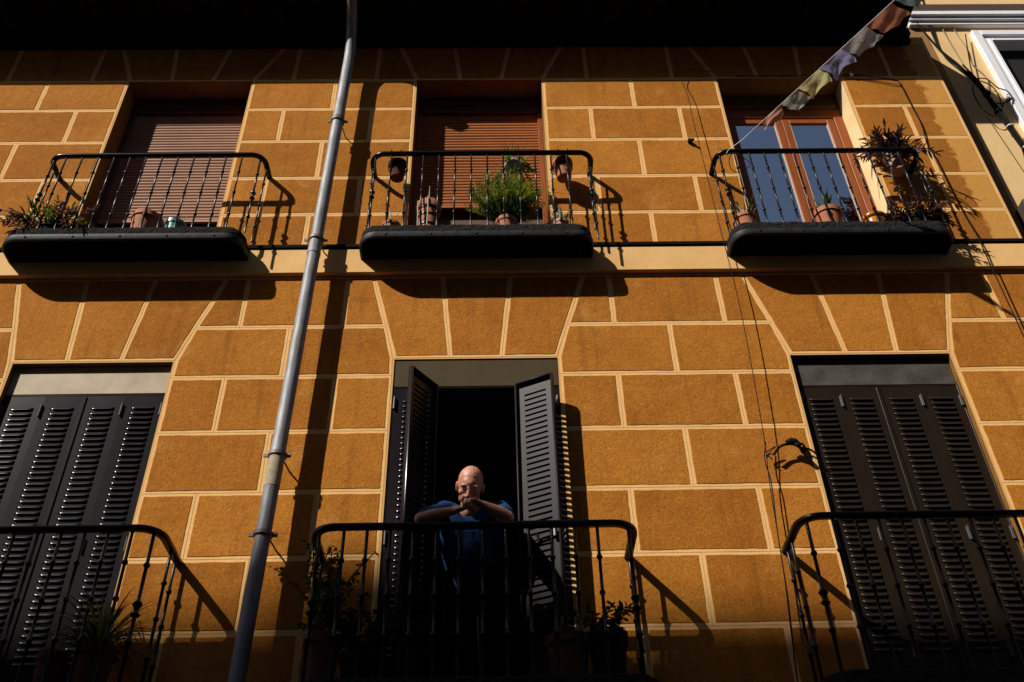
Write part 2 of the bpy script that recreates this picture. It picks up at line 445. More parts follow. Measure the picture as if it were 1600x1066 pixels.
# row above the upper windows
course(9.43, 10.0, [((XL,XL), (XR-.008, XR-.008))],
       [(-4.46,-4.47), (-3.69,-3.68), (-3.33,-3.52), (-2.95,-3.0), (-2.57,-2.48), (-2.20,-1.95), (-1.83,-1.82), (-1.06,-1.05),
        (-0.68,-0.87), (-0.28,-0.34), (0.10,0.19), (0.48,0.70), (.90,.90), (1.70,1.70), (2.11,1.90), (2.50,2.45), (2.90,2.96), (3.28,3.46), (3.765,3.77), (-5.3,-5.3)])
pu = piers(UP)
course(9.0, 9.43, pu, [-5.6,-4.85,-4.075, -1.43, 1.305])
course(8.545, 9.0, pu, [-5.2,-4.45,-3.71, -1.86, -1.065, .90, 1.705, 3.76])
course(8.06, 8.545, pu, [-5.6,-4.85,-4.105, -1.47, 1.295, 3.80])
course(7.61, 8.06, pu, [-5.2,-4.45,-3.735, -1.885, -1.10, .89, 1.715, 3.79])
course(7.17, 7.61, pu, [-5.6,-4.85,-4.1, -1.485, 1.295])
# splayed heads of the lower windows
HEAD = [[(-3.42,-3.60), (-3.03,-3.08), (-2.65,-2.56), (-2.27,-2.02)], [(-.71,-.91), (-.31,-.38), (.06,.14), (.455,.70)], [(2.14,1.92), (2.54,2.46), (2.91,2.98), (3.295,3.52)]]
zh0, zh1 = 6.102, 6.905
for h in HEAD: course(zh0, zh1, [(h[0], h[3])], h[1:3])
def at_z(l, z): return l[0] + (l[1]-l[0])*(z-zh0)/(zh1-zh0)
gb = [((XL,XL), (at_z(HEAD[0][0],6.405), HEAD[0][0][1]))]
for a, b in ((0,1), (1,2)): gb.append(((at_z(HEAD[a][3],6.405), HEAD[a][3][1]), (at_z(HEAD[b][0],6.405), HEAD[b][0][1])))
gb.append(((at_z(HEAD[2][3],6.405), HEAD[2][3][1]), (XR-.008, XR-.008)))
course(6.405, zh1, gb, [-5.3,-4.6, -1.855, -1.10, .895, 1.715, (3.80,3.79), (-3.9,-3.9)])
# the row beside the heads: five-sided blocks
for (x0, x1, hl, hr) in ((XL, LO[0][0], None, 0), (LO[0][1], LO[1][0], 0, 1), (LO[1][1], LO[2][0], 1, 2), (LO[2][1], XR-.008, 2, None)):
    js = [x for x in (-5.0,-4.2,-1.49, 1.30) if x0+.1 < x < x1-.1]
    xs = [None] + js + [None]
    e = .012
    for a, b in zip(xs[:-1], xs[1:]):
        if a is None:
            left = [(at_z(HEAD[hl][3],6.405),6.405), (HEAD[hl][3][0]+e,zh0), (x0+e,5.942)] if hl is not None else [(x0,6.405),(x0,5.942)]
        else: left = [(a,6.405),(a,5.942)]
        if b is None:
            right = [(x1-e,5.942), (HEAD[hr][0][0]-e,zh0), (at_z(HEAD[hr][0],6.405),6.405)] if hr is not None else [(x1,5.942),(x1,6.405)]
        else: right = [(b,5.942),(b,6.405)]
        BLOCKS.append(left + right)
pl = piers(LO)
course(5.472, 5.942, pl, [-5.2,-4.6,-3.85, -1.885, -1.11, .88, 1.71, 3.84])
course(5.0, 5.472, pl, [-5.0,-4.2, -1.51, 1.29])
course(4.53, 5.0, pl, [-5.2,-4.6,-3.85, -1.91, -1.14, .875, 1.705, 3.82])
course(4.052, 4.53, pl, [-5.0,-4.2, -1.505, 1.27])
course(3.58, 4.052, pl, [-5.2,-4.6,-3.85, -1.94, -1.14, .87, 1.70, 3.82])
for k in range(7):
    z1 = 3.58-.48*k
    course(z1-.48, z1, [((XL,XL), (XR-.008, XR-.008))], [x+(.4 if k % 2 else 0) for x in (-5.6,-4.8,-4,-3.2,-2.4,-1.6,-.8,0,.8,1.6,2.4,3.2)])

# wall: faces with openings, reveals, blocks on top, shell behind
mb = MB()
xs = sorted({XL, XR, *[v for o in UP+LO for v in o]})
zs = sorted({0.0, LZ[0], LZ[1], UZ[0], UZ[1], ZT})
def in_open(x, z):
    return any(a < x < b and UZ[0] < z < UZ[1] for a, b in UP) or any(a < x < b and LZ[0] < z < LZ[1] for a, b in LO)
for i in range(len(xs)-1):
    for k in range(len(zs)-1):
        if not in_open((xs[i]+xs[i+1])/2, (zs[k]+zs[k+1])/2):
            mb.add([(xs[i],0,zs[k]),(xs[i+1],0,zs[k]),(xs[i+1],0,zs[k+1]),(xs[i],0,zs[k+1])], [(0,1,2,3)], 1)
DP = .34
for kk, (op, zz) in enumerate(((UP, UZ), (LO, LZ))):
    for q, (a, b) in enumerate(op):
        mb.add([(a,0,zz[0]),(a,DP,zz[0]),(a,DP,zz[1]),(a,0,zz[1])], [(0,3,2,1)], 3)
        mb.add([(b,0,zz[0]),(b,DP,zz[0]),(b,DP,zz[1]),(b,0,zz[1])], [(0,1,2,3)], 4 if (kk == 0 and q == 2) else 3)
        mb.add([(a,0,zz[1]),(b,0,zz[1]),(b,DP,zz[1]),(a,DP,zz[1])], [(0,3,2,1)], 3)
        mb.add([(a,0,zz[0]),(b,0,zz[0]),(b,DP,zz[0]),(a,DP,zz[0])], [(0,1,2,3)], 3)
# shell (sides, back, roof slab, floor between storeys)
mb.add([(XR,0,0),(XR,7,0),(XR,7,ZT),(XR,0,ZT)], [(0,1,2,3)], 3)
mb.add([(XL,0,0),(XL,7,0),(XL,7,ZT),(XL,0,ZT)], [(0,3,2,1)], 3)
mb.add([(XL,7,0),(XR,7,0),(XR,7,ZT),(XL,7,ZT)], [(0,3,2,1)], 3)
mb.add([(XL,0,ZT),(XR,0,ZT),(XR,7,ZT),(XL,7,ZT)], [(0,1,2,3)], 3)
rj = random.Random(3)
def jitter_poly(P, amp):
    out = []
    n = len(P)
    for i in range(n):
        a, b = Vector(P[i]), Vector(P[(i+1) % n])
        L_ = (b-a).length
        k = max(1, int(L_/.045))
        nrm = Vector((-(b-a).y, (b-a).x)).normalized()
        for j in range(k):
            p = a.lerp(b, j/k)
            s = noise.noise(Vector((p.x*14, p.y*14, 1.7)))*amp + rj.uniform(-.25,.25)*amp
            out.append((p.x + nrm.x*s, p.y + nrm.y*s))
    return out
for P in BLOCKS:
    Q = inset(P, .0192)
    if len(Q) < 3: continue
    J = inset(P, .0014)
    if len(J) >= 3:
        mb.add([(x, -.0016, z) for x, z in J], [tuple(range(len(J)))], 1)
    Q = jitter_poly(Q, .0036)
    c = (sum(p[0] for p in Q)/len(Q), sum(p[1] for p in Q)/len(Q))
    n = len(Q); y1 = -.0042 - rj.uniform(0, .0008)
    b0 = len(mb.v)
    for x, z in Q: mb.v.append((x, -.001, z))
    for x, z in Q:
        dx, dz = c[0]-x, c[1]-z; l = math.hypot(dx, dz)
        mb.v.append((x+dx/l*.004, y1, z+dz/l*.004))
    for i in range(n):
        j = (i+1) % n
        mb.f.append((b0+i, b0+j, b0+n+j, b0+n+i)); mb.m.append(0)
    mb.f.append(tuple(b0+n+i for i in range(n))); mb.m.append(0)
wall = mb.build("wall", [M['stucco'], M['band'], M['score'], M['reveal'], M['reveal_pale']], B)
# base plane shows as the scored line between the joint plates
for poly in wall.data.polygons:
    if poly.material_index == 1 and abs(poly.center.y) < 1e-5: poly.material_index = 2

# string course with its lead flashing
mb = MB(); mb.cbox(XL, XR+.03, -.045, -.0005, 6.912, 7.168, .006)
mb.build("string_course", M['string'], B)
mb = MB(); mb.cbox(XL, XR+.035, -.058, -.0005, 7.170, 7.216, .008)
mb.build("flashing", M['flash'], B)

# eave: wall plate, soffit boards, rafter ends, fascia
mb = MB()
EX = 4.06
mb.box(XL, EX, -.52, 7.2, 10.10, 10.14)
mb.cbox(XL, EX+.02, -.060, -.009, 9.938, 10.00, .006)
mb.cbox(XL, EX+.02, -.105, -.009, 10.001, 10.099, .008)
mb.cbox(XL, EX, -.55, -.521, 10.085, 10.36, .006)
x = XL+.2
while x < EX-.1:
    mb.add([(x-.045,-.519,10.06),(x+.045,-.519,10.06),(x+.045,-.106,10.02),(x-.045,-.106,10.02),(x-.045,-.519,10.099),(x+.045,-.519,10.099),(x+.045,-.106,10.099),(x-.045,-.106,10.099)],
           [(0,3,2,1),(4,5,6,7),(0,1,5,4),(1,2,6,5),(2,3,7,6),(3,0,4,7)])
    x += .42
eave = mb.build("eave", M['eave'], B)
mb = MB()
mb.add([(XL,-.60,10.37),(EX,-.60,10.37),(EX,3.6,11.7),(XL,3.6,11.7),(XL,7.2,10.37),(EX,7.2,10.37)], [(0,1,2,3),(3,2,5,4)])
mb.build("roof", M['terra_dark'], B)

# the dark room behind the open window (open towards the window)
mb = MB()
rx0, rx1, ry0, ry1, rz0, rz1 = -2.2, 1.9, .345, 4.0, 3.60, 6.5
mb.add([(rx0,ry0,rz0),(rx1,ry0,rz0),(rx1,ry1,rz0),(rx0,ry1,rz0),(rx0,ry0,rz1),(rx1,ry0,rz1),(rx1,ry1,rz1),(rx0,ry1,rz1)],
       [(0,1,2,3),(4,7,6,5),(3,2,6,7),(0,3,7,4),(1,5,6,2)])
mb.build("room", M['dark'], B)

# ------------------------------------------------------------------ windows
def slats(x0, x1, z0, z1, pitch, y, depth):
    m = MB()
    n = int(round((z1-z0)/pitch)); p = (z1-z0)/n
    prof = []
    rs = random.Random(int(z0*977))
    for i in range(n):
        z = z0 + i*p + (rs.uniform(-.0011,.0011) if 0 < i < n-1 else 0)
        prof += [(0.0, z+.0006), (-depth*.55, z+p*.10), (-depth, z+p*.32), (-depth, z+p*.62), (-depth*.6, z+p*.86), (-depth*.05, z+p*.985)]
    b0 = 0
    for k, (dy, z) in enumerate(prof):
        if k % 6 == 0: ta, tb = rs.uniform(-.0015,.0015), rs.uniform(-.0015,.0015)
        m.v.append((x0, y+dy+ta, z)); m.v.append((x1, y+dy+tb, z))
    for i in range(len(prof)-1):
        m.f.append((2*i, 2*i+1, 2*i+3, 2*i+2)); m.m.append(0)
    return m

def roller_window(op, zb, blind, framewood, zbox=9.225):
    a, b = op
    m = MB(); y = .205
    m.cbox(a+.001, a+.042, y, y+.05, 7.171, zbox, .003)
    m.cbox(b-.042, b-.001, y, y+.05, 7.171, zbox, .003)
    m.cbox(a+.0425, b-.0425, y+.036, y+.05, zbox-.03, zbox, .003)
    wn = m.build("window", framewood, B)
    m = MB(); m.cbox(a+.001, b-.001, y-.012, DP-.01, zbox+.002, 9.428, .004)
    m.build("roller_box", M['wood_dark'], wn)
    m = slats(a+.043, b-.043, zb, zbox, .0385, y+.03, .011)
    m.build("roller_shutter", blind, wn)
    m = MB(); m.cbox(a+.046, b-.046, y+.012, y+.034, zb-.03, zb-.001, .003)
    m.build("bottom_bar", blind, wn)
    m = MB(); m.cbox(a+.002, b-.002, .285, .325, 7.172, 9.2, .004)
    m.build("balcony_door", M['wood_dark'], wn)
    return wn
roller_window(UP[0], 7.80, M['blind_pink'], M['wood_dark'])
roller_window(UP[1], 7.95, M['blind_orange'], M['wood'], 9.20)

# glazed door with curtain, upper right
a, b = UP[2]
m = MB(); y = .205
m.cbox(a+.001, a+.075, y, y+.07, 7.171, 9.23, .004)
m.cbox(b-.085, b-.001, y, y+.07, 7.171, 9.23, .004)
m.cbox(a+.076, b-.086, y, y+.07, 9.105, 9.23, .004)
wn = m.build("window", M['wood'], B)
m = MB(); m.cbox(a+.001, b-.001, y-.014, DP-.01, 9.232, 9.428, .004)
m.cbox(a+.03, b-.03, y-.030, y-.0145, 9.236, 9.262, .003)
m.build("roller_box", M['wood_dark'], wn)
xm = 2.705
for (x0, x1) in ((a+.077, xm-.002), (xm+.002, b-.087)):
    m = MB(); sw = .066
    yy = y+.012
    m.cbox(x0, x0+sw, yy, yy+.045, 7.175, 9.102, .004)
    m.cbox(x1-sw, x1, yy, yy+.045, 7.175, 9.102, .004)
    m.cbox(x0+sw+.001, x1-sw-.001, yy, yy+.045, 9.036, 9.102, .004)
    m.cbox(x0+sw+.001, x1-sw-.001, yy, yy+.045, 7.175, 7.34, .004)
    sash = m.build("sash", M['wood'], wn)
    m = MB(); m.box(x0+sw+.001, x1-sw-.001, yy+.016, yy+.020, 7.341, 9.035)
    m.build("glass_pane", M['glass'], wn)
    m = MB()
    m.cbox(x0+sw+.0015, x0+sw+.0075, yy+.004, yy+.014, 7.342, 9.034, .002)
    m.cbox(x1-sw-.0075, x1-sw-.0015, yy+.004, yy+.014, 7.342, 9.034, .002)
    m.build("glazing_bead", M['bead'], wn)
m = MB(); n = 120
for i in range(n+1):
    x = a+.08 + (b-a-.168)*i/n
    yy = .305 + .012*math.sin(x*31 + .8*math.sin(x*9)) + .006*math.sin(x*77)
    m.v.append((x, yy, 7.18)); m.v.append((x, yy*.6+.122, 9.1))
for i in range(n): m.f.append((2*i,2*i+2,2*i+3,2*i+1)); m.m.append(0)
m.build("curtain", M['curtain'], wn, smooth=True)

# louvred shutter leaf: local x 0..LW, z 0..LH, outside towards -y
LW, LH = .2865, 2.225
def leaf_mesh(W=LW, H=LH, frame_out=False):
    m = MB()
    x0, x1 = .062, W-.062
    pitch = .0432; n = 43; zt = H-.075
    zb0 = zt - n*pitch
    m.box(.001, x0, -.004, 0, 0, H); m.box(x1, W-.001, -.004, 0, 0, H)
    m.box(x0, x1, -.004, 0, zt, H); m.box(x0, x1, -.004, 0, 0, zb0)
    # folded rim, proud of the sheet
    ya, yb = (-.034, -.0045) if frame_out else (.0005, .030)
    for (p, q) in ((.001, .014), (W-.014, W-.001)): m.cbox(p, q, ya, yb, .001, H-.001, .002)
    m.cbox(.0145, W-.0145, ya, yb, H-.014, H-.001, .002); m.cbox(.0145, W-.0145, ya, yb, .001, .014, .002)
    us = [0, .06, .13, .25, .5, .75, .87, .94, 1]
    hd, hh = (.013, .0175) if frame_out else (.0125, .0205)
    for i in range(n):
        z = zb0 + i*pitch
        m.box(x0, x1, -.0035, -.0005, z+hh-.001, z+pitch)          # flat strip of sheet
        # pressed hood, open at its lower edge
        b0 = len(m.v); K = 6
        for t in range(K+1):
            q = math.pi/2*(.12+.88*t/K) if t else 0.0
            for u in us:
                e = min(u, 1-u)/.13
                e = 1 if e >= 1 else math.sqrt(max(0, 1-(1-e)**2))
                zz = z + hh*(1-e) + hh*e*math.cos(q)
                m.v.append((x0+(x1-x0)*u, (-.0005 + hd*e*math.sin(q)) if frame_out else (-.0035 - hd*e*math.sin(q)), zz))
        nu = len(us)
        for t in range(K):
            for j in range(nu-1):
                a_ = b0+t*nu+j
                m.f.append((a_, a_+nu, a_+nu+1, a_+1)); m.m.append(0)
    return m
def knuckle():
    m = MB()
    m.cbox(-.011, .011, -.019, -.0045, -.046, .046, .003)
    m.tube([(.0, -.022, -.05), (.0, -.022, .05)], .0065, 8)
    return m
leaf_proto = {}
def louvre_window(op, lintel, leafmat_, poses, rec, hinge_x):
    """poses: list of (hinge x, hinge y, angle, mirrored)"""
    a, b = op
    zt = 5.842
    m = MB()
    m.cbox(a+.001, a+.012, rec, rec+.06, LZ[0]+.001, zt, .002)
    m.cbox(b-.012, b-.001, rec, rec+.06, LZ[0]+.001, zt, .002)
    m.cbox(a+.013, b-.013, rec, rec+.06, zt-.012, zt, .002)
    wn = m.build("window", leafmat_, B)
    m = MB()
    m.cbox(a+.002, b-.002, rec+.002, rec+.06, zt+.004, LZ[1]-.001, .004)
    m.build("lintel_panel", lintel, wn)
    for (hx, hy, ang, mir) in poses:
        if mir == 'framed':
            o = auto_smooth(leaf_mesh(frame_out=True).build("shutter_leaf", M["shutter_in"], wn), 50)
        elif leafmat_.name not in leaf_proto:
            o = leaf_mesh().build("shutter_leaf", leafmat_, wn)
            auto_smooth(o, 50); leaf_proto[leafmat_.name] = o
        else:
            o = copy_part(leaf_proto[leafmat_.name], wn, (0,0,0))
        o.location = (hx, hy, LZ[0]+.003); o.rotation_euler = (0, 0, ang)
        if mir is True: o.scale = (-1, 1, 1)
    if len({p[2] for p in poses}) == 4 and rec > .03:
        m = MB(); m.cbox((a+b)/2-.014, (a+b)/2+.012, rec-.007, rec-.0015, LZ[0]+.01, zt-.02, .002)
        m.build("closing_strip", leafmat_, wn)
    if 'hinge' not in leaf_proto: leaf_proto['hinge'] = knuckle().build("hinge", M['hinge'], wn); first = True
    else: first = False
    for i, (hx, hz) in enumerate(hinge_x):
        o = leaf_proto['hinge'] if (first and i == 0) else copy_part(leaf_proto['hinge'], wn, (0,0,0))
        o.location = (hx, rec+.008, hz)
    return wn
def closed(op, rec):
    a, b = op; s = (b-a-.024)/4
    return [(a+.012+s*i, rec+.006-(.004 if i%2 else 0), (-.012,.010,-.008,.014)[i], False) for i in range(4)]
def hinges(op):
    a, b = op; s = (b-a-.024)/4
    return [(x, z) for x in (a+.018, a+.012+s, a+.012+3*s, b-.018) for z in (5.70, 4.66, 3.9)]
LW_, = ((LO[0][1]-LO[0][0]-.024)/4,)
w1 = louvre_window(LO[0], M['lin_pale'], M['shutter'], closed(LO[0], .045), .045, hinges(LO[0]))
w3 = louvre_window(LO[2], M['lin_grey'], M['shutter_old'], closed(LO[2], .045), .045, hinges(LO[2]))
a, b = LO[1]
xl, xr = a+.012+LW+.004, b-.012-LW-.004
angL = math.atan2(.222, .16)           # inner leaf folded outwards past square
angR = math.atan2(.125, .25)
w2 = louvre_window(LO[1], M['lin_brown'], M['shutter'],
    [(a+.012, .012, 0, False), (b-.012, .012, 0, True),
     (xl, -.014, math.pi + angL, False), (xr, -.014, -angR, 'framed')],
    .006, [(a+.02, 5.70), (a+.02, 4.66), (b-.02, 5.70), (b-.02, 4.66)])
# bolt on the open right leaf
m = MB()
dR = Vector((math.cos(-angR), math.sin(-angR), 0)); nR = Vector((-dR.y, dR.x, 0))
def onR(u, off, z): return Vector((xr, -.014, 0)) + dR*u - nR*off + Vector((0,0,z))
m.tube([onR(.10,.022,4.585), onR(.255,.022,4.60)], .007, 8)
m.tube([onR(.245,.028,4.575), onR(.245,.028,4.63)], .014, 8)
m.tube([onR(.13,.016,4.57), onR(.13,.034,4.615)], .010, 8)
m.build("bolt", M['steel'], w2)

# ------------------------------------------------------------------ balconies
def plan(x0, x1, e, r, n=7):
    """open outline from the wall round the front and back"""
    pts = [(x0, -.004)]
    for i in range(n+1):
        q = math.pi + (math.pi/2)*i/n
        pts.append((x0+r+r*math.cos(q), -e+r+r*math.sin(q)))
    for i in range(n+1):
        q = 1.5*math.pi + (math.pi/2)*i/n
        pts.append((x1-r+r*math.cos(q), -e+r+r*math.sin(q)))
    pts.append((x1, -.004))
    return pts
def prism(m, pts, z0, z1, mi=0):
    n = len(pts)
    m.add([(x,y,z0) for x,y in pts]+[(x,y,z1) for x,y in pts],
          [tuple(reversed(range(n))), tuple(range(n,2*n))] + [(i,(i+1)%n,n+(i+1)%n,n+i) for i in range(n)], mi)
def baluster_mesh(h, r, collars, knob=None):
    m = MB(); n = 9
    prof = [(r,0)]
    for c in sorted(collars):
        R = r*1.8
        prof += [(r, c-.016), (R*.8, c-.011), (R, c-.004), (R, c+.004), (R*.8, c+.011), (r, c+.016)]
    if knob:
        out = []
        for p in prof:
            out.append(p)
        k = knob
        out += [(r,k-.06),(r*2.1,k-.05),(r*2.6,k-.042),(r*1.5,k-.030),(r*1.3,k-.012),(r*2.0,k+.006),(r*2.7,k+.018),(r*2.0,k+.032),(r,k+.044)]
        prof = sorted(out, key=lambda q: q[1])
    prof.append((r,h))
    m.lathe(prof, n)
    return m
protos = {}
def balcony(kind, sx0, sx1, rx0, rx1, first_x, pitch, count, label=None, zrail=8.065):
    up = kind == 'upper'
    e_s, e_r = (.285, .250) if up else (.465, .425)
    zs = 7.185 if up else 3.60
    rail = zrail
    r = .0076 if up else .0098
    pts = plan(sx0, sx1, e_s, .13 if up else .16)
    m = MB()
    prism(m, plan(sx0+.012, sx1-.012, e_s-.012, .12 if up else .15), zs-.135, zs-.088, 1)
    prism(m, plan(sx0+.006, sx1-.006, e_s-.006, .125 if up else .155), zs-.087, zs-.006, 0)
    loop = []
    for (p, q) in zip(pts[:-1], pts[1:]):
        L_ = math.hypot(q[0]-p[0], q[1]-p[1]); k = max(1, int(L_/.016))
        loop += [(p[0]+(q[0]-p[0])*i/k, p[1]+(q[1]-p[1])*i/k) for i in range(k)]
    loop.append(pts[-1])
    b0 = len(m.v); rows = [(-.004,-.087),(0,-.075),(.001,-.055),(.001,-.035),(0,-.016),(-.004,-.005),(-.014,.0),(-.040,.001)]
    for i, (X, Y) in enumerate(loop):
        p0, p1 = loop[max(i-1,0)], loop[min(i+1,len(loop)-1)]
        t = Vector((p1[0]-p0[0], p1[1]-p0[1])).normalized(); o = Vector((t.y, -t.x))
        for (d, h) in rows:
            k = noise.noise(Vector((X*22, Y*22, h*30)))*.0055 + noise.noise(Vector((X*60, Y*60, h*60+3)))*.003
            m.v.append((X+o.x*(d+k), Y+o.y*(d+k), zs+h+(k*.8 if h > -.03 else 0)))
    nr = len(rows)
    for i in range(len(loop)-1):
        for j in range(nr-1):
            m.f.append((b0+i*nr+j, b0+(i+1)*nr+j, b0+(i+1)*nr+j+1, b0+i*nr+j+1)); m.m.append(0)
    bal = m.build("balcony", [M['mortar'], M['under']], B)
    if label: bal['label'] = label
    # iron strip round the lower edge of the slab
    m = MB(); m.sweep([(x,y,zs-.135) for x,y in pts], [(.004,-.006),(.010,0.0),(.010,.050),(.004,.054),(-.010,.054),(-.010,-.006)])
    for k in range(5):
        x = sx0+.2+(sx1-sx0-.4)*k/4
        m.lathe([(.010,0),(.009,.004),(.005,.007)], 8, (0,0,0))
        for i in range(len(m.v)-24, len(m.v)):
            vx, vy, vz = m.v[i]; m.v[i] = (x+vx, -e_s-.010-vz, zs-.112+vy)
    auto_smooth(m.build("slab_rim", M['iron_rim'], bal), 45)
    # handrail
    rp = plan(rx0, rx1, e_r, .105 if up else .13)
    rp[0] = (rx0, 0.0); rp[-1] = (rx1, 0.0)
    hw, hh = (.022, .014) if up else (.025, .017)
    sec = []
    for (sx, sz) in ((1,-1),(1,1),(-1,1),(-1,-1)):
        for q in range(3):
            t = q/2; base = {(1,-1):-90,(1,1):0,(-1,1):90,(-1,-1):180}[(sx,sz)]
            an = math.radians(base+90*t)
            sec.append((sx*(hw-.009)+.009*math.cos(an), sz*(hh-.009)+.009*math.sin(an)))
    # fine subdivision with slight unevenness of hand-forged iron
    fine = []
    for (p, q) in zip(rp[:-1], rp[1:]):
        L_ = math.hypot(q[0]-p[0], q[1]-p[1]); k = max(1, int(L_/.12))
        for i in range(k):
            t = i/k; X = p[0]+(q[0]-p[0])*t; Y = p[1]+(q[1]-p[1])*t
            fine.append((X, Y, rail + .003*noise.noise(Vector((X*3, Y*3, rail)))))
    fine.append((rp[-1][0], rp[-1][1], rail))
    m = MB(); m.sweep(fine, sec)
    auto_smooth(m.build("handrail", M['iron'], bal), 50)
    # balusters
    h = rail-hh-zs+.004
    if up: cz = [h*.20, h*.49, h*.775]
    else: cz = [h*.27, h*.53, h*.775]
    key = (kind, round(h, 3))
    if key not in protos:
        o1 = baluster_mesh(h, r, cz).build("baluster", M['iron'], bal)
        o2 = baluster_mesh(h, r*1.12, [cz[0], cz[2]], h*.49).build("corner_baluster", M['iron'], bal)
        auto_smooth(o1, 60); auto_smooth(o2, 60)
        protos[key] = [o1, o2, True]
    P = protos[key]
    fresh = P[2]; P[2] = False
    def put(which, x, y):
        nonlocal fresh
        o = P[which]
        if fresh is True and which == 0 and not o.get('_u'):
            o.location = (x, y, zs-.001); o['_u'] = 1; return
        if which == 1 and not o.get('_u'):
            o.location = (x, y, zs-.001); o['_u'] = 1; return
        copy_part(o, bal, (x, y, zs-.001))
    rr = .105 if up else .13
    k = rr*(1-math.sqrt(.5))
    for i in range(count):
        x = first_x + pitch*i
        if x < rx0+rr*.8 or x > rx1-rr*.8: continue
        put(0, x, -e_r)
    put(1, rx0+k, -e_r+k); put(1, rx1-k, -e_r+k)
    for X in (rx0, rx1):
        put(0, X, -.115 if up else -.16)
        if not up: put(0, X, -.05)
    for o in P[:2]:
        if '_u' in o: pass
    return bal
bu = [balcony('upper', -3.700, -1.892, -3.605, -1.862, -3.463, .1298, 13, "narrow balcony with a bitumen topped slab and iron rail"),
      balcony('upper', -1.005, .770, -.980, .830, -.815, .1304, 13),
      balcony('upper', 1.840, 3.545, 1.862, 3.560, 2.008, .1236, 12)]
bl = [balcony('lower', -3.75, -1.90, -3.72, -1.935, -3.564, .1345, 13, None, 4.512),
      balcony('lower', -1.075, .865, -1.055, .815, -.870, .1328, 13, None, 4.500),
      balcony('lower', 1.725, 3.66, 1.790, 3.640, 1.970, .1345, 13, None, 4.528)]
for o in bpy.data.objects:
    if '_u' in o: del o['_u']

# ------------------------------------------------------------------ downpipe
dp = thing("downpipe", "weathered grey metal downpipe held off the ochre wall, curving outwards at the eave", "drainpipe", (-1.47,-.17,0))
def dpx(z): return -1.425 + (z-3.4)*.0203      # not quite plumb
off = Vector((-1.47,-.17,0))
def pipe_pts(z0, z1, n=8): return [Vector((dpx(z0+(z1-z0)*i/n), -.17, z0+(z1-z0)*i/n)) - off for i in range(n+1)]
secs = [(0.0, 2.6), (2.56, 5.21), (5.17, 7.02), (6.98, 8.66)]
for (z0, z1) in secs:
    m = MB(); pp = pipe_pts(z0, z1)
    rr = [.0480]*len(pp)
    pp = [pp[0]-Vector((0,0,.0)), pp[0]+Vector((0,0,.05))] + pp[1:]
    rr = [.0520, .0500] + [.0480]*(len(pp)-2)
    m.tube(pp, rr, 20)
    auto_smooth(m.build("pipe_section", M['pipe'], dp), 40)
m = MB(); pp = pipe_pts(8.63, 9.42, 6)
x9 = dpx(9.42)
pp += [Vector((x9+.003, -.172, 9.52))-off, Vector((x9+.006, -.185, 9.62))-off, Vector((x9+.010, -.22, 9.74))-off, Vector((x9+.014, -.28, 9.85))-off, Vector((x9+.018, -.36, 9.94))-off, Vector((x9+.022, -.46, 10.02))-off, Vector((x9+.026,-.60,10.10))-off, Vector((x9+.026,-.64,10.2))-off]
m.tube(pp, [.0520,.0490]+[.0480]*(len(pp)-2), 20)
auto_smooth(m.build("pipe_section", M['pipe'], dp), 40)
m = MB(); m.tube(pipe_pts(4.93, 5.19, 3), .0500, 20)
auto_smooth(m.build("stained_patch", M['pipe_patch'], dp), 40)
for zc in (8.60, 7.14, 5.17, 4.60):
    m = MB(); c = Vector((dpx(zc), -.17, zc))-off
    m.lathe([(.054,-.014),(.060,-.012),(.060,.012),(.054,.014)], 20, c)
    m.cbox(c.x+.056, c.x+.088, c.y-.006, c.y+.006, c.z-.016, c.z+.016, .002)
    m.cbox(c.x-.088, c.x-.056, c.y-.006, c.y+.006, c.z-.012, c.z+.012, .002)
    m.tube([(c.x+.074, c.y-.016, c.z), (c.x+.074, c.y+.016, c.z)], .007, 6)
    m.tube([(c.x+.03, c.y+.05, c.z-.004), (c.x+.055, .172, c.z-.02)], .006, 6)
    auto_smooth(m.build("bracket", M['bracket'], dp), 40)

# ------------------------------------------------------------------ neighbouring building
NB = thing("cream_building", "cream rendered neighbouring building with white window mouldings, set slightly back", "building", (4.24,.25,0))
o4 = Vector((4.24,.25,0))
m = MB()
nx0, nx1, nz0, nz1 = 4.96, 6.3, 8.62, 10.50
def npanel(x0,x1,z0,z1,mi): m.add([(x0-4.24,0,z0),(x1-4.24,0,z0),(x1-4.24,0,z1),(x0-4.24,0,z1)], [(0,1,2,3)], mi)
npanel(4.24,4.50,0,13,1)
npanel(4.50,nx0,0,13,0); npanel(nx1,9.5,0,13,0); npanel(nx0,nx1,0,nz0,0); npanel(nx0,nx1,nz1,13,0)
m.add([(0,0,13),(5.26,0,13),(5.26,6,13),(0,6,13),(5.26,0,0),(5.26,6,0),(0,6,0)], [(0,1,2,3),(1,4,5,2),(3,2,5,6)], 0)
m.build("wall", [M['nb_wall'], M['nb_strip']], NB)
m = MB()
for (i, (o0, wd, pr)) in enumerate(((0.0,.085,.055),(.085,.050,.030),(.135,.035,.045))):
    x0, x1, z0, z1 = nx0-.0+o0-4.24-.02, nx1-o0-4.24+.02, nz0+o0-.02, nz1-o0+.02
    for (p0,p1,q0,q1) in ((x0,x0+wd,z0,z1),(x1-wd,x1,z0,z1),(x0+wd,x1-wd,z1-wd,z1),(x0+wd,x1-wd,z0,z0+wd)):
        m.cbox(p0,p1,-pr,.10,q0,q1,.005)
wnb = m.build("window", M['nb_white'], NB)
m = MB(); m.box(nx0+.15-4.24, nx1-.15-4.24, .08, .10, nz0+.15, nz1-.15)
m.build("pane", M['nb_dark'], wnb)
m = MB()
for (z0,z1,pr) in ((10.63,10.68,.05),(10.68,10.73,.075),(10.73,10.80,.105)):
    m.cbox(.10, 5.3, -pr, -.0005, z0, z1-.001, .006)
m.build("cornice", M['nb_white'], NB)
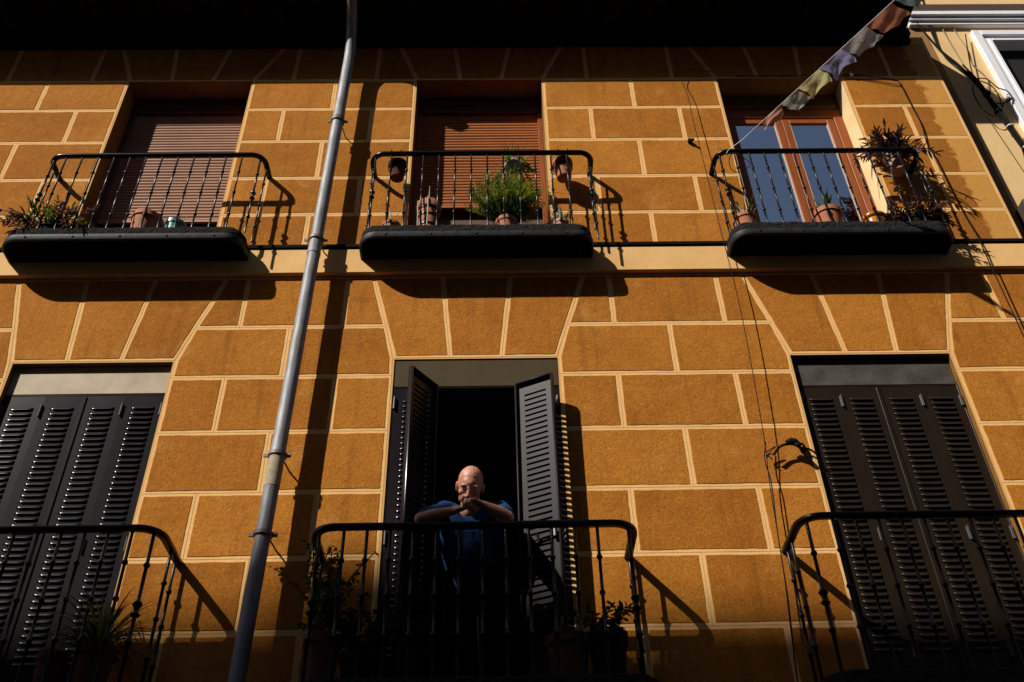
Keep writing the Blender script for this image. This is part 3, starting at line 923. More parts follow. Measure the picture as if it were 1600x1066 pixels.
m = MB(); m.cbox(.10, 5.3, -.085, -.0005, 10.801, 10.96, .008)
m.build("dark_band", M['nb_ledge'], NB)  # flat dark brown band above the cornice
m = MB(); m.cbox(.235, 5.3, -.16, -.0005, 7.55, 7.84, .01)
m.build("ledge", M['nb_ledge'], NB)  # dark brown stands in for the shade on this ledge

# ------------------------------------------------------------------ cables
def spline(pts, k=8):
    P = [Vector(p) for p in pts]; out = []
    for i in range(len(P)-1):
        p0, p1, p2, p3 = P[max(i-1,0)], P[i], P[i+1], P[min(i+2,len(P)-1)]
        for j in range(k):
            t = j/k
            out.append(.5*((2*p1)+(-p0+p2)*t+(2*p0-5*p1+4*p2-p3)*t*t+(-p0+3*p1-3*p2+p3)*t**3))
    out.append(P[-1]); return out
def cable_obj(name, label, runs, mt, r, cat="cable"):
    m = MB()
    for pts in runs: m.tube(spline(pts), r, 6)
    o = m.build(name, mt, smooth=True)
    return tag(o, label, cat)
cable_obj("hanging_cable", "thin dark cable hanging free down the ochre wall from a small hook under the eave", [
    [(2.10,-.02,9.50),(1.95,-.03,9.52),(1.84,-.04,9.50),(1.79,-.05,9.42),(1.765,-.055,9.33),(1.785,-.075,9.10),(1.785,-.09,8.53),(1.80,-.115,7.24),(1.815,-.11,6.40),(1.79,-.09,5.40),(1.765,-.06,4.95),(1.735,-.06,4.36),(1.68,-.06,3.66),(1.66,-.06,2.9)]], M['cable'], .0032)
cable_obj("hanging_cable", "second loose wire dropping from the cable clamp to the bottom balcony", [
    [(1.80,-.06,5.30),(1.765,-.07,5.15),(1.775,-.07,4.98),(1.745,-.075,4.62),(1.725,-.07,4.2),(1.70,-.06,3.9),(1.67,-.05,3.5),(1.64,-.05,2.9)]], M['cable'], .0036)
cable_obj("wall_cable", "black cable from the white clip, running down the end of the ochre wall", [
    [(2.30,-.015,9.445),(2.9,-.015,9.445),(3.30,-.016,9.44),(3.40,-.03,9.44),(3.58,-.03,9.40),(3.765,-.035,9.345),(3.80,-.03,9.27),(3.82,-.022,8.95),(3.83,-.022,8.68),(3.80,-.022,8.40),(3.815,-.03,8.24),(3.835,-.03,7.6),(3.835,-.075,7.2),(3.83,-.08,6.93),(3.845,-.06,6.13),(3.85,-.04,5.2),(3.86,-.03,2.9)],
    [(3.40,-.03,9.43),(3.60,-.04,9.38),(3.765,-.04,9.325),(3.79,-.035,9.37)]], M['cable'], .0050)
def small(name, label, cat, parts):
    t = None
    for nm, mb_, mt in parts:
        if t is None:
            t = thing(name, label, cat, mb_[1]); base = Vector(mb_[1])
        o = mb_[0].build(nm, mt, t)
        auto_smooth(o, 40)
    return t
m = MB(); m.lathe([(.018,-.03),(.020,-.028),(.020,.0),(.013,.006)], 12); 
for i,(x_,y_,z_) in enumerate(m.v): m.v[i] = (x_, z_-.012, y_)
m2 = MB(); m2.tube([(0,-.045,.0),(0,-.055,.002)], .010, 10)
small("cable_clip", "small white cable clip beside the top corner of the glazed window", "cable clip", [("clip_body",(m,(3.385,0,9.445)),M['plastic_w']),("clip_screw",(m2,(3.385,0,9.445)),M['cable'])])
m = MB(); m.cbox(-.017,.017,-.040,-.006,-.022,.022,.005); m2 = MB(); m2.tube([(.010,-.036,-.008),(.022,-.056,-.020)], [.015,.012], 12)
m3 = MB(); m3.tube([(0.0,-.022,.022),(-.003,-.022,.036)], .006, 8)
small("wall_sensor", "small black sensor box screwed to the wall beside the glazed window", "sensor", [("sensor_body",(m,(1.735,0,8.49)),M['black_pot']),("sensor_head",(m2,(1.735,0,8.49)),M['cable']),("sensor_cap",(m3,(1.735,0,8.49)),M['bracket'])])
# clamp with its cable arm
t = thing("cable_clamp", "black cable clamp on a bent arm beside the closed brown shutters", "cable clamp", (2.06,0,5.24))
m = MB(); m.tube(spline([(.0,0,.0),(-.03,-.05,.01),(-.09,-.07,.035),(-.17,-.07,.02),(-.225,-.06,-.04)]), .0085, 8)
m.tube(spline([(.01,-.01,.06),(-.03,-.06,.045),(-.12,-.075,.038)]), .007, 8)
m.tube(spline([(0,-.02,.06),(-.004,-.03,.0),(-.03,-.05,-.02)]), .005, 8)
m.build("arm", M['cable'], t, smooth=True)
m = MB(); m.tube([(-.13,-.075,.045),(-.10,-.08,.052),(-.07,-.08,.045),(-.05,-.08,.03)], [.013,.024,.024,.014], 10); m.tube([(-.07,-.08,.03),(-.05,-.09,.005)], [.018,.014], 10)
m.build("clamp_body", M['cable'], t, smooth=True)
m = MB(); m.tube([(-.035,-.05,.02),(-.02,-.06,-.02)], [.012,.020], 10); m.tube(spline([(-.02,-.03,.035),(.03,-.035,.015),(.075,-.03,-.025)]), .007, 8)
m.build("cable_end", M['cable'], t, smooth=True)
m = MB(); m.tube(spline([(-.225,-.06,-.04),(-.245,-.055,-.03),(-.27,-.05,-.055),(-.25,-.05,-.02),(-.20,-.06,.025),(-.27,-.05,-.02),(-.235,-.05,-.07)]), .0035, 6)
m.build("wire_tail", M['cable'], t, smooth=True)
# cable bundle on the neighbouring building
cb = thing("cable_bundle", "thick tangle of black cables tied along the cream building beside its white window", "cables", (4.75,.2,9.4))
cbo = Vector((4.75,.2,9.4))
base_path = [(4.40,.20,10.75),(4.455,.215,10.50),(4.53,.21,10.20),(4.63,.20,9.88),(4.70,.19,9.60),(4.735,.19,9.32),(4.76,.19,9.05),(4.80,.19,8.72),(4.86,.20,8.40),(4.95,.20,7.95),(5.05,.20,7.0)]
rc = random.Random(11)
for i in range(9):
    sh_ = rc.uniform(-.022,.022); sy = rc.uniform(-.028,.02)
    start = 0 if i < 4 else rc.choice([3,4])
    pts = [Vector(p)+Vector((sh_*(1 if k > 2 else .4)+rc.uniform(-.008,.008), sy+rc.uniform(-.006,.006), rc.uniform(-.02,.02)))-cbo for k, p in enumerate(base_path)][start:]
    if i in (1,2): pts[0] = Vector((4.52+.06*i,.24,11.2))-cbo; pts[1] = Vector((4.52+.03*i,.22,10.75))-cbo
    m = MB(); m.tube(spline(pts), rc.uniform(.006,.012), 6)
    m.build("cable", M['cable'], cb, smooth=True)
for pts in ([(4.70,.19,9.62),(4.62,.17,9.50),(4.585,.16,9.30),(4.61,.16,9.12),(4.68,.17,9.06),(4.75,.18,9.10)],
            [(4.72,.18,9.66),(4.80,.17,9.64),(4.86,.17,9.50),(4.93,.17,9.45),(4.95,.18,9.35),(4.86,.18,9.28),(4.78,.19,9.28)],
            [(4.74,.18,9.62),(4.80,.16,9.52),(4.82,.16,9.36),(4.80,.17,9.2),(4.84,.17,9.26),(4.93,.17,9.33)],
            [(4.70,.19,9.70),(4.74,.19,9.95),(4.86,.20,10.45)],
            [(4.80,.18,8.7),(4.76,.18,8.45),(4.74,.18,8.1),(4.80,.18,7.8),(4.84,.18,7.95)],
            [(4.82,.18,8.68),(4.80,.18,8.4),(4.84,.18,8.05),(4.87,.18,7.7)]):
    m = MB(); m.tube(spline([Vector(p)-cbo for p in pts]), .0055, 6)
    m.build("cable", M['cable'], cb, smooth=True)
for zc, xc in ((9.15,4.755),(8.92,4.785),(8.62,4.83),(9.42,4.735)):
    m = MB(); m.lathe([(.034,-.007),(.037,-.005),(.037,.005),(.034,.007)], 10, Vector((xc,.185,zc))-cbo)
    m.build("cable_tie", M['plastic_w'] if zc < 9.1 else M['cable'], cb)
cable_obj("wall_cable", "thin tan cable running down the cream building beside the thick black tangle", [
    [(4.86,.235,11.0),(4.80,.235,10.6),(4.82,.235,10.25),(4.79,.235,10.0),(4.86,.235,9.75),(4.80,.235,9.55),(4.74,.235,9.55)],
    [(4.70,.235,10.98),(4.68,.235,10.5),(4.70,.235,10.0),(4.74,.235,9.7)]], M['cable_grey'], .005)
cable_obj("wall_cable", "fine dark line running down the sunlit part of the cream building", [
    [(4.66,.235,9.15),(4.70,.235,8.7),(4.745,.235,8.2),(4.80,.235,7.7),(4.84,.235,7.0)]], M['cable'], .003)
# loose cable coil on the glazed balcony
m = MB(); cpts = []
for i in range(26):
    q = 2*math.pi*i/24 + .4
    cpts.append((2.05+.085*math.cos(q), -.20+.02*math.sin(q*2), 7.98+.11*math.sin(q)))
m.tube(spline(cpts, 3), .0035, 6)
tag(m.build("cable_coil", M['cable'], smooth=True), "loop of thin black cable hung behind the rail below the prayer flags", "cable coil")

# ------------------------------------------------------------------ prayer flags
FA = Vector((2.10,-.262,8.20)); FB = Vector((2.80,-1.80,7.78))
FD = FB-FA
pf = thing("prayer_flag_string", "string of faded prayer flags tied to the glazed balcony and strung out over the street", "prayer flags", (1.95,-.25,8.08))
pfo = Vector((1.95,-.25,8.08))
end_t = (6.9-.27)/(-FD.y/1.0) if FD.y else 3
end_t = (6.9-.262)/(-FD.y)
def on_str(t):
    p = FA + FD*t
    return p + Vector((0,0,-.35*(t/end_t)*(1-t/end_t)*0.0))
m = MB(); m.tube([Vector((1.95,-.25,8.06))-pfo, Vector((1.965,-.245,8.085))-pfo] + [on_str(t*end_t/40)-pfo for t in range(41)], .0028, 6)
m.tube([Vector((1.97,-.25,8.05))-pfo+Vector((.028*math.cos(q/3),.028*math.sin(q/3)*.9,.02*math.sin(q/2))) for q in range(20)], .003, 6)
m.build("cord", M['plastic_w'], pf, smooth=True)
def flagmat(name, c, ink):
    m = bpy.data.materials.new(name); m.use_nodes = True
    t = m.node_tree; N = t.nodes; L = t.links; p = N["Principled BSDF"]
    p.inputs["Roughness"].default_value = .9; p.inputs["Specular IOR Level"].default_value = .1
    uv = N.new("ShaderNodeUVMap")
    wv = N.new("ShaderNodeTexWave"); wv.bands_direction = 'Y'; wv.inputs["Scale"].default_value = 5.5; wv.inputs["Distortion"].default_value = .4
    L.new(uv.outputs[0], wv.inputs[0])
    ns = N.new("ShaderNodeTexNoise"); ns.inputs["Scale"].default_value = 34; ns.inputs["Detail"].default_value = 2
    L.new(uv.outputs[0], ns.inputs["Vector"])
    a = N.new("ShaderNodeMath"); a.operation = 'MULTIPLY'; L.new(wv.outputs["Fac"], a.inputs[0]); L.new(ns.outputs["Fac"], a.inputs[1])
    gt = N.new("ShaderNodeMapRange"); gt.inputs[1].default_value = .34; gt.inputs[2].default_value = .46; L.new(a.outputs[0], gt.inputs[0])
    # printed device in the middle of the cloth
    sx = N.new("ShaderNodeVectorMath"); sx.operation = 'DISTANCE'; sx.inputs[1].default_value = (.5,.5,0); L.new(uv.outputs[0], sx.inputs[0])
    rg = N.new("ShaderNodeMapRange"); rg.inputs[1].default_value = .20; rg.inputs[2].default_value = .16; L.new(sx.outputs["Value"], rg.inputs[0])
    n2 = N.new("ShaderNodeTexNoise"); n2.inputs["Scale"].default_value = 14; L.new(uv.outputs[0], n2.inputs["Vector"])
    g2 = N.new("ShaderNodeMapRange"); g2.inputs[1].default_value = .46; g2.inputs[2].default_value = .52; L.new(n2.outputs["Fac"], g2.inputs[0])
    m2 = N.new("ShaderNodeMath"); m2.operation = 'MULTIPLY'; L.new(rg.outputs[0], m2.inputs[0]); L.new(g2.outputs[0], m2.inputs[1])
    mxx = N.new("ShaderNodeMath"); mxx.operation = 'MAXIMUM'; L.new(m2.outputs[0], mxx.inputs[0]); L.new(gt.outputs[0], mxx.inputs[1])
    k = N.new("ShaderNodeMath"); k.operation = 'MULTIPLY'; k.inputs[1].default_value = .72; L.new(mxx.outputs[0], k.inputs[0])
    mi = N.new("ShaderNodeMix"); mi.data_type = 'RGBA'; mi.inputs[6].default_value = (*c,1); mi.inputs[7].default_value = (*ink,1)
    L.new(k.outputs[0], mi.inputs[0]); L.new(mi.outputs[2], p.inputs["Base Color"])
    tr = N.new("ShaderNodeBsdfTranslucent"); L.new(mi.outputs[2], tr.inputs[0])
    ms = N.new("ShaderNodeMixShader"); ms.inputs[0].default_value = .35
    L.new(p.outputs[0], ms.inputs[1]); L.new(tr.outputs[0], ms.inputs[2]); L.new(ms.outputs[0], N["Material Output"].inputs[0])
    return m
FM = {'pink': flagmat("pink_flag_cloth", (.55,.27,.20), (.10,.04,.04)), 'sage': flagmat("sage_flag_cloth", (.44,.46,.36), (.05,.055,.05)),
      'yellow': flagmat("yellow_flag_cloth", (.80,.75,.36), (.08,.08,.05)), 'violet': flagmat("violet_flag_cloth", (.38,.36,.62), (.05,.05,.08)),
      'grey': flagmat("grey_white_flag_cloth", (.46,.42,.40), (.06,.055,.055)), 'rust': flagmat("rust_flag_cloth", (.48,.20,.11), (.05,.025,.02)),
      'aqua': flagmat("aqua_flag_cloth", (.26,.36,.38), (.05,.06,.06))}
def flag(t0, t1, col, hang, seed, lab=None, twist=0.0):
    """cloth hanging from the cord between t0 and t1, blown towards hang"""
    nu, nv = 14, 10
    verts = []; uvs = []
    rr = random.Random(seed); ph = rr.uniform(0,6)
    H = Vector(hang)
    up = FD.cross(H).normalized()
    for j in range(nv+1):
        v = j/nv
        for i in range(nu+1):
            u = i/nu
            p = on_str(t0+(t1-t0)*(u*(1-.05*v)+.02*v)) + H*v
            sag = v**.8
            p += up*(.026*math.sin(u*6+ph+v*2.6)*sag + .014*math.sin(v*9+ph*2+u*5)*v + .012*noise.noise(Vector((u*5, v*4, seed)))*v)
            p += H*(.16*noise.noise(Vector((u*4.5, seed*3.1, v*.6)))*v + .07*math.sin(u*9+ph)*v) + Vector((0,0,-.028*v*v))
            p += FD.normalized()*(.018*noise.noise(Vector((v*4, u*2, seed+7)))*v)
            verts.append(p-pfo); uvs.append((u, v))
    m = MB(); m.v = [tuple(p) for p in verts]
    for j in range(nv):
        for i in range(nu):
            a_ = j*(nu+1)+i; m.f.append((a_,a_+1,a_+nu+2,a_+nu+1)); m.m.append(0)
    o = m.build("flag", FM[col], pf, smooth=True)
    ul = o.data.uv_layers.new(name="UVMap")
    for lp in o.data.loops: ul.data[lp.index].uv = uvs[lp.vertex_index]
    if lab: o['label'] = lab
flag(.150,.285,'pink',(.020,.030,-.045),1,"small pink flag rolled round the cord")
flag(.290,.405,'sage',(.100,.03,-.050),2,"sage green flag with dark print")
flag(.410,.550,'yellow',(.112,.03,-.040),3,"pale yellow flag with dark print")
flag(.555,.690,'violet',(.115,.03,-.050),4,"violet blue flag with dark print")
flag(.695,.840,'grey',(.120,.02,-.050),5,"grey white flag covered in printed lines")
flag(.845,.985,'rust',(.122,.03,-.055),6,"rust red flag with dark print")
cols = ['aqua','violet','sage','yellow','grey','rust']
for i in range(6): flag(1.0+.16*i, 1.145+.16*i, cols[i], (.14,.01,-.06), 10+i)

# ------------------------------------------------------------------ pots and plants
ZU, ZL = 7.185, 3.60
def pot_parts(t, r, h, mt, soil=True, rim=True, bands=0, n=24):
    m = MB()
    prof = [(r*.68,0)]
    if bands:
        for k in range(bands):
            z = h*(.2+.55*k/max(1,bands-1)); rr_ = r*(.68+.27*z/h)
            prof += [(rr_,z-.012),(rr_+.007,z-.008),(rr_+.007,z+.008),(rr_,z+.012)]
    if rim: prof += [(r*.92,h*.80),(r,h*.805),(r*1.02,h*.99),(r*.99,h),(r*.88,h),(r*.86,h*.88)]
    else: prof += [(r*1.0,h*.97),(r*.98,h),(r*.90,h),(r*.86,h*.88)]
    m.lathe(prof, n, cap=True)
    o = auto_smooth(m.build("pot", mt, t), 45)
    if soil:
        m = MB(); m.lathe([(r*.86,h*.86),(r*.5,h*.885),(.005,h*.89)], n)
        m.build("soil", M['soil'], t)
    return o
def rosette(t, zb, n, L, wd, mt, spread=.6, droop=.25, seed=0, name="foliage"):
    rr = random.Random(seed); m = MB()
    for i in range(n):
        q = 2*math.pi*i/n*1.618*2 + rr.uniform(-.2,.2)
        s = spread*rr.uniform(.35,1.15)
        m.blade((.012*math.cos(q),.012*math.sin(q),zb), (math.cos(q)*s, math.sin(q)*s, 1), L*rr.uniform(.6,1.1), wd, droop*rr.uniform(.3,1.4), 5, 0, .35)
    return m.build(name, mt, t, smooth=True)
def grass(t, zb, n, L, wd, mts, seed, droop=1.8, spread=1.0):
    rr = random.Random(seed); m = MB()
    for i in range(n):
        q = rr.uniform(0, 2*math.pi); s = spread*rr.uniform(.15,1.2)
        m.blade((.03*math.cos(q),.03*math.sin(q),zb), (math.cos(q)*s, math.sin(q)*s, 1), L*rr.uniform(.5,1.1), wd, droop*rr.uniform(.5,1.3), 7, rr.choice(range(len(mts))), .2)
    return m.build("foliage", mts, t, smooth=True)
def trailing(t, zb, n, L, leafL, leafW, mts, seed, lean=(0,0,0), updir=.9, droop=1.6, rad=.06):
    """fleshy stems with pointed leaves set along them"""
    rr = random.Random(seed); m = MB()
    for i in range(n):
        q = rr.uniform(0, 2*math.pi); s = rr.uniform(.25,1.1)
        d = Vector((math.cos(q)*s, math.sin(q)*s*.7, updir*rr.uniform(.3,1))) + Vector(lean)
        d.normalize()
        p = Vector((rad*math.cos(q)*rr.random(), rad*.6*math.sin(q)*rr.random(), zb))
        k = int(7*rr.uniform(.7,1.3)); st = L*rr.uniform(.55,1.1)/k
        pts = [p.copy()]
        mi = rr.choice(range(len(mts)-1))
        for j in range(k):
            p = p + d*st; d = (d + Vector((rr.uniform(-.12,.12), rr.uniform(-.12,.12), -droop/k*rr.uniform(.5,1.2)))).normalized()
            pts.append(p.copy())
            sd = d.orthogonal().normalized(); sd = Matrix.Rotation(rr.uniform(0,6.28), 3, d) @ sd
            for sg in (1,-1):
                ld = (d*.7 + sd*sg*.75 + Vector((0,0,.12))).normalized()
                m.blade(p, ld, leafL*rr.uniform(.65,1.15), leafW, .45, 4, mi, .3)
        m.blade(p, d, leafL, leafW, .3, 4, mi, .3)
        m.tube(pts, .0035, 5, len(mts)-1)
    return m.build("foliage", mts, t, smooth=True)
def feathery(t, zb, nb, L, mts, seed, width=.22):
    """plumes of fine needle sprays; the outer tips are paler"""
    rr = random.Random(seed); m = MB()
    for i in range(nb):
        q = rr.uniform(0, 2*math.pi); s = rr.uniform(.05, 1.0)**.8
        top = Vector((math.cos(q)*s*width, math.sin(q)*s*width*.62, zb + L*(1-.50*s*s)*rr.uniform(.55,1.05)))
        p0 = Vector((math.cos(q)*s*width*.25, math.sin(q)*s*width*.2, zb+L*.06*rr.random()))
        k = 11
        tipc = 0 if rr.random() < .55 else 1
        for j in range(2, k+1):
            t_ = j/k
            p = p0.lerp(top, t_) + Vector((math.cos(q)*.05*t_*t_, math.sin(q)*.03*t_*t_, -.03*t_**3))
            for c in range(4):
                d = Vector((rr.uniform(-1,1), rr.uniform(-1,1), rr.uniform(-.1,.9))) + (top-p0).normalized()*.8
                ci = tipc if t_ > .62 else rr.choice([1,2])
                m.blade(p, d, rr.uniform(.028,.062), .0065, .2, 2, ci, .2)
    return m.build("foliage", mts, t)
def shrub(t, zb, nb, L, leafL, mts, seed, lean=(0,0,0), width=.25):
    rr = random.Random(seed); m = MB(); sm = len(mts)-1
    for i in range(nb):
        q = rr.uniform(0, 2*math.pi); s = rr.uniform(.1,1)
        d = (Vector((math.cos(q)*s*width*3, math.sin(q)*s*width*1.6, 1)) + Vector(lean)).normalized()
        p = Vector((.02*math.cos(q), .02*math.sin(q), zb)); pts = [p.copy()]
        k = 12; st = L*rr.uniform(.6,1.1)/k
        for j in range(k):
            p = p + d*st; d = (d + Vector((rr.uniform(-.22,.22), rr.uniform(-.18,.18), -.05))).normalized(); pts.append(p.copy())
            if j > 2:
                for c in range(3):
                    ld = Vector((rr.uniform(-1,1), rr.uniform(-1,1), rr.uniform(-.4,.7)))
                    m.blade(p+ld*.01, ld, leafL*rr.uniform(.6,1.2), leafL*.52, .5, 3, rr.choice(range(sm)), .18)
        m.tube(pts, .0035, 5, sm)
    return m.build("foliage", mts, t, smooth=True)
def ring_hook(t, r, zr, dy):
    """wire ring that carries a hanging pot from the handrail"""
    m = MB(); k = 20
    m.tube([(r*math.cos(2*math.pi*i/k), r*math.sin(2*math.pi*i/k), zr) for i in range(k+1)], .0035, 6)
    for sx in (-.04,.04):
        m.tube(spline([(sx,-math.sqrt(r*r-sx*sx),zr),(sx,dy,zr+.02),(sx,dy,zr+.075),(sx,dy-.034,zr+.085),(sx,dy-.05,zr+.06)],4), .0035, 6)
    m.build("wire_hanger", M['iron'], t, smooth=True)

FU = "pots on the upper balconies"
# upper left balcony
t = thing("potted_plant", "purple leaved trailing plant spilling over the end of the shuttered balcony, with olive shoots", "plant", (-3.42,-.15,ZU))
pot_parts(t, .10, .10, M['black_pot'])
trailing(t, .08, 19, .29, .080, .019, [M['leaf_purple'], M['leaf_purple'], M['leaf_violet'], M['stem']], 5, (-.15,-.35,0), .9, 1.5, .16)
trailing(t, .08, 26, .22, .050, .016, [M['leaf_olive'], M['leaf_olive'], M['stem']], 6, (.15,-.1,.2), 1.0, .8, .16)
t = thing("flower_pot", "large terracotta pot tilted behind the rail of the pink brown shuttered window", "pot", (-2.725,-.13,ZU+.012), rot=(0,.10,0))
pot_parts(t, .122, .235, M['terra'])
t = thing("potted_plant", "teal glazed pot with a few spiky stalks beside the tilted terracotta pot", "plant", (-2.47,-.14,ZU))
pot_parts(t, .086, .165, M['teal'], rim=True)
rosette(t, .13, 9, .17, .012, M['leaf_straw'], .55, .25, 21)
# upper middle balcony
t = thing("flower_pot", "tall banded terracotta pot with pale canes, left under the orange brown shutter", "pot", (-.50,-.14,ZU))
pot_parts(t, .098, .36, M['terra'])
for hz, hr in ((.10,.0765),(.20,.0845),(.275,.0905)):
    m = MB(); m.lathe([(hr,-.008),(hr+.005,-.006),(hr+.005,.006),(hr,.008)], 24, (0,0,hz)); auto_smooth(m.build("hoop", M['iron'], t), 40)
m = MB(); 
for dx, L_ in ((-.06,.16),(.0,.26),(.03,.12)): m.tube([(dx,0,.33),(dx*1.3,-.01,.33+L_*.6),(dx*1.2,-.015,.33+L_)], [.006,.005,.002], 6)
m.build("cane", M['leaf_straw'], t)
m = MB(); m.tube([(.0,-.105,.02),(.004,-.112,.2),(.0,-.108,.36)], .006, 6); m.tube([(-.075,-.08,.05),(-.08,-.085,.33)], .005, 6)
m.build("support_stick", M['leaf_straw'], t)
t = thing("potted_plant", "big feathery golden green bush in a terracotta pot before the orange brown shutter", "plant", (.115,-.13,ZU))
pot_parts(t, .085, .185, M['terra'])
feathery(t, .15, 300, .62, [M['leaf_gold'], M['leaf_green'], M['leaf_dark']], 31, .27)
t = thing("potted_plant", "shallow terracotta bowl with thin upright stalks at the end nearest the downpipe", "plant", (-.785,-.15,ZU))
pot_parts(t, .075, .125, M['terra'])
rosette(t, .11, 5, .22, .009, M['leaf_straw'], .25, .1, 22)
t = thing("potted_plant", "small terracotta pot of pale blue green spiky succulent beside the railing shadow", "plant", (.545,-.14,ZU))
pot_parts(t, .062, .155, M['terra_old'])
rosette(t, .13, 13, .20, .024, M['leaf_blue'], .40, .1, 23)
m = MB(); m.cbox(-.06,.06,-.05,.05,0,.10,.004); 
for sx in (-.03,0,.03): m.cbox(sx-.008,sx+.008,-.0515,-.045,.02,.08,.0015)
tag(m.build("brick", M['brick'], None, (-.115,-.10,ZU)), "red brick lying on the slab left of the feathery bush", "brick")
t = thing("hanging_pot", "dark terracotta pot hung inside the rail near the downpipe", "pot", (-.775,-.130,7.90), rot=(.10,0,0))
pot_parts(t, .080, .16, M['terra_dark']); ring_hook(t, .074, .10, -.105)
rosette(t, .14, 6, .07, .012, M['leaf_olive'], .8, .5, 24)
t = thing("hanging_pot", "reddish terracotta pot hung inside the rail above the wide railing shadow", "pot", (.600,-.130,7.885), rot=(.06,-.05,0))
pot_parts(t, .086, .18, M['terra']); ring_hook(t, .080, .115, -.105)
t = thing("hanging_pot", "pale glazed hanging pot with thin straw blades above the feathery bush", "plant", (.185,-.130,7.93))
m = MB(); m.lathe([(.03,0),(.062,.02),(.082,.06),(.082,.10),(.066,.14),(.060,.15),(.054,.15),(.056,.12)], 22)
auto_smooth(m.build("pot", M['glaze_white'], t), 50)
m = MB(); m.lathe([(.058,.125),(.003,.135)], 16); m.build("soil", M['soil'], t)
ring_hook(t, .066, .12, -.105)
grass(t, .13, 26, .22, .008, [M['leaf_straw'], M['leaf_olive'], M['leaf_green']], 41, .9, .9)
trailing(t, .12, 10, .20, .035, .016, [M['leaf_green'], M['leaf_olive'], M['stem']], 42, (0,-.2,-.2), .4, 3.0, .05)
# upper right balcony
t = thing("potted_plant", "terracotta bowl of stiff pale aloe in front of the glazed window's left pane", "plant", (2.00,-.14,ZU))
pot_parts(t, .098, .175, M['terra'])
rosette(t, .14, 11, .27, .020, M['leaf_blue'], .55, .15, 25)
m = MB(); m.cbox(-.05,.05,-.06,.06,0,.17,.006); m.cbox(-.02,.02,-.0615,-.055,.03,.14,.0015)
tag(m.build("concrete_block", M['stone'], None, (2.20,-.06,ZU)), "small grey block standing beside the stiff pale aloe", "block")
t = thing("potted_plant", "round terracotta pot with broad agave leaves before the middle of the glazed window", "plant", (2.665,-.13,ZU))
pot_parts(t, .118, .235, M['terra'])
rosette(t, .20, 9, .23, .045, M['leaf_green'], .55, .1, 26)
rosette(t, .20, 5, .18, .014, M['leaf_straw'], .7, .2, 27, "dry_blades")
t = thing("flower_pot", "amber glazed pot with a rounded rim before the sunlit cream reveal", "pot", (3.02,-.14,ZU))
m = MB(); m.lathe([(.07,0),(.085,.05),(.092,.10),(.088,.12),(.102,.13),(.108,.145),(.102,.16),(.092,.16),(.088,.13)], 26)
auto_smooth(m.build("pot", M['yellow_glaze'], t), 55)
m = MB(); m.lathe([(.089,.135),(.003,.145)], 18); m.build("soil", M['soil'], t)
t = thing("hanging_pot", "purple leaved plant in a clay pot hung at rail height beside the damp wall", "plant", (3.385,-.130,7.93))
pot_parts(t, .080, .19, M['terra_old']); ring_hook(t, .074, .12, -.105)
trailing(t, .17, 30, .26, .080, .019, [M['leaf_purple'], M['leaf_purple'], M['leaf_violet'], M['stem']], 51, (0,-.1,.55), 1.2, .9, .05)
trailing(t, .17, 10, .32, .080, .019, [M['leaf_purple'], M['leaf_violet'], M['stem']], 52, (.1,-.15,-.1), .5, 2.2, .05)
t = thing("potted_plant", "low violet leaved bush on the slab beneath the hanging purple plant", "plant", (3.34,-.14,ZU))
pot_parts(t, .105, .13, M['black_pot'])
trailing(t, .11, 40, .22, .060, .018, [M['leaf_purple'], M['leaf_violet'], M['leaf_purple'], M['stem']], 53, (0,-.1,.1), .9, 1.2, .12)
# lower balconies
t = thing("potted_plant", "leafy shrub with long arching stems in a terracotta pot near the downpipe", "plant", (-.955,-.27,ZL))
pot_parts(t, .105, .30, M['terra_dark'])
shrub(t, .28, 20, .56, .034, [M['leaf_dark'], M['leaf_dark'], M['leaf_green'], M['stem']], 61, (.03,0,.3), .15)
rosette(t, .74, 7, .05, .030, M['flower_red'], 1.5, .5, 62, "blossom")
t = thing("potted_plant", "dense dark leaved plant in the shade between the arching shrub and the open shutters", "plant", (-.76,-.25,ZL))
pot_parts(t, .10, .20, M['black_pot'])
shrub(t, .18, 26, .34, .040, [M['leaf_dark'], M['leaf_dark'], M['stem']], 63, (0,0,0), .34)
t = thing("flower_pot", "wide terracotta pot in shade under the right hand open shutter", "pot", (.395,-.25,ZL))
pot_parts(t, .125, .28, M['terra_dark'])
t = thing("potted_plant", "dark pot with a sparse flowering stem at the rail end below the railing shadow", "plant", (.615,-.25,ZL))
pot_parts(t, .115, .30, M['black_pot'])
shrub(t, .28, 7, .22, .045, [M['leaf_dark'], M['leaf_dark'], M['stem']], 65, (0,0,0), .25)
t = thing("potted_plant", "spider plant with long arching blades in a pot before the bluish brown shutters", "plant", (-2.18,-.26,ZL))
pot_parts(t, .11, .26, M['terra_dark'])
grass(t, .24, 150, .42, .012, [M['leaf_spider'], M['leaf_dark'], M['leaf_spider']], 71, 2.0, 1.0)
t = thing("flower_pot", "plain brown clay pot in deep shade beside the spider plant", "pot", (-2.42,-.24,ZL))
pot_parts(t, .085, .24, M['terra_dark'])

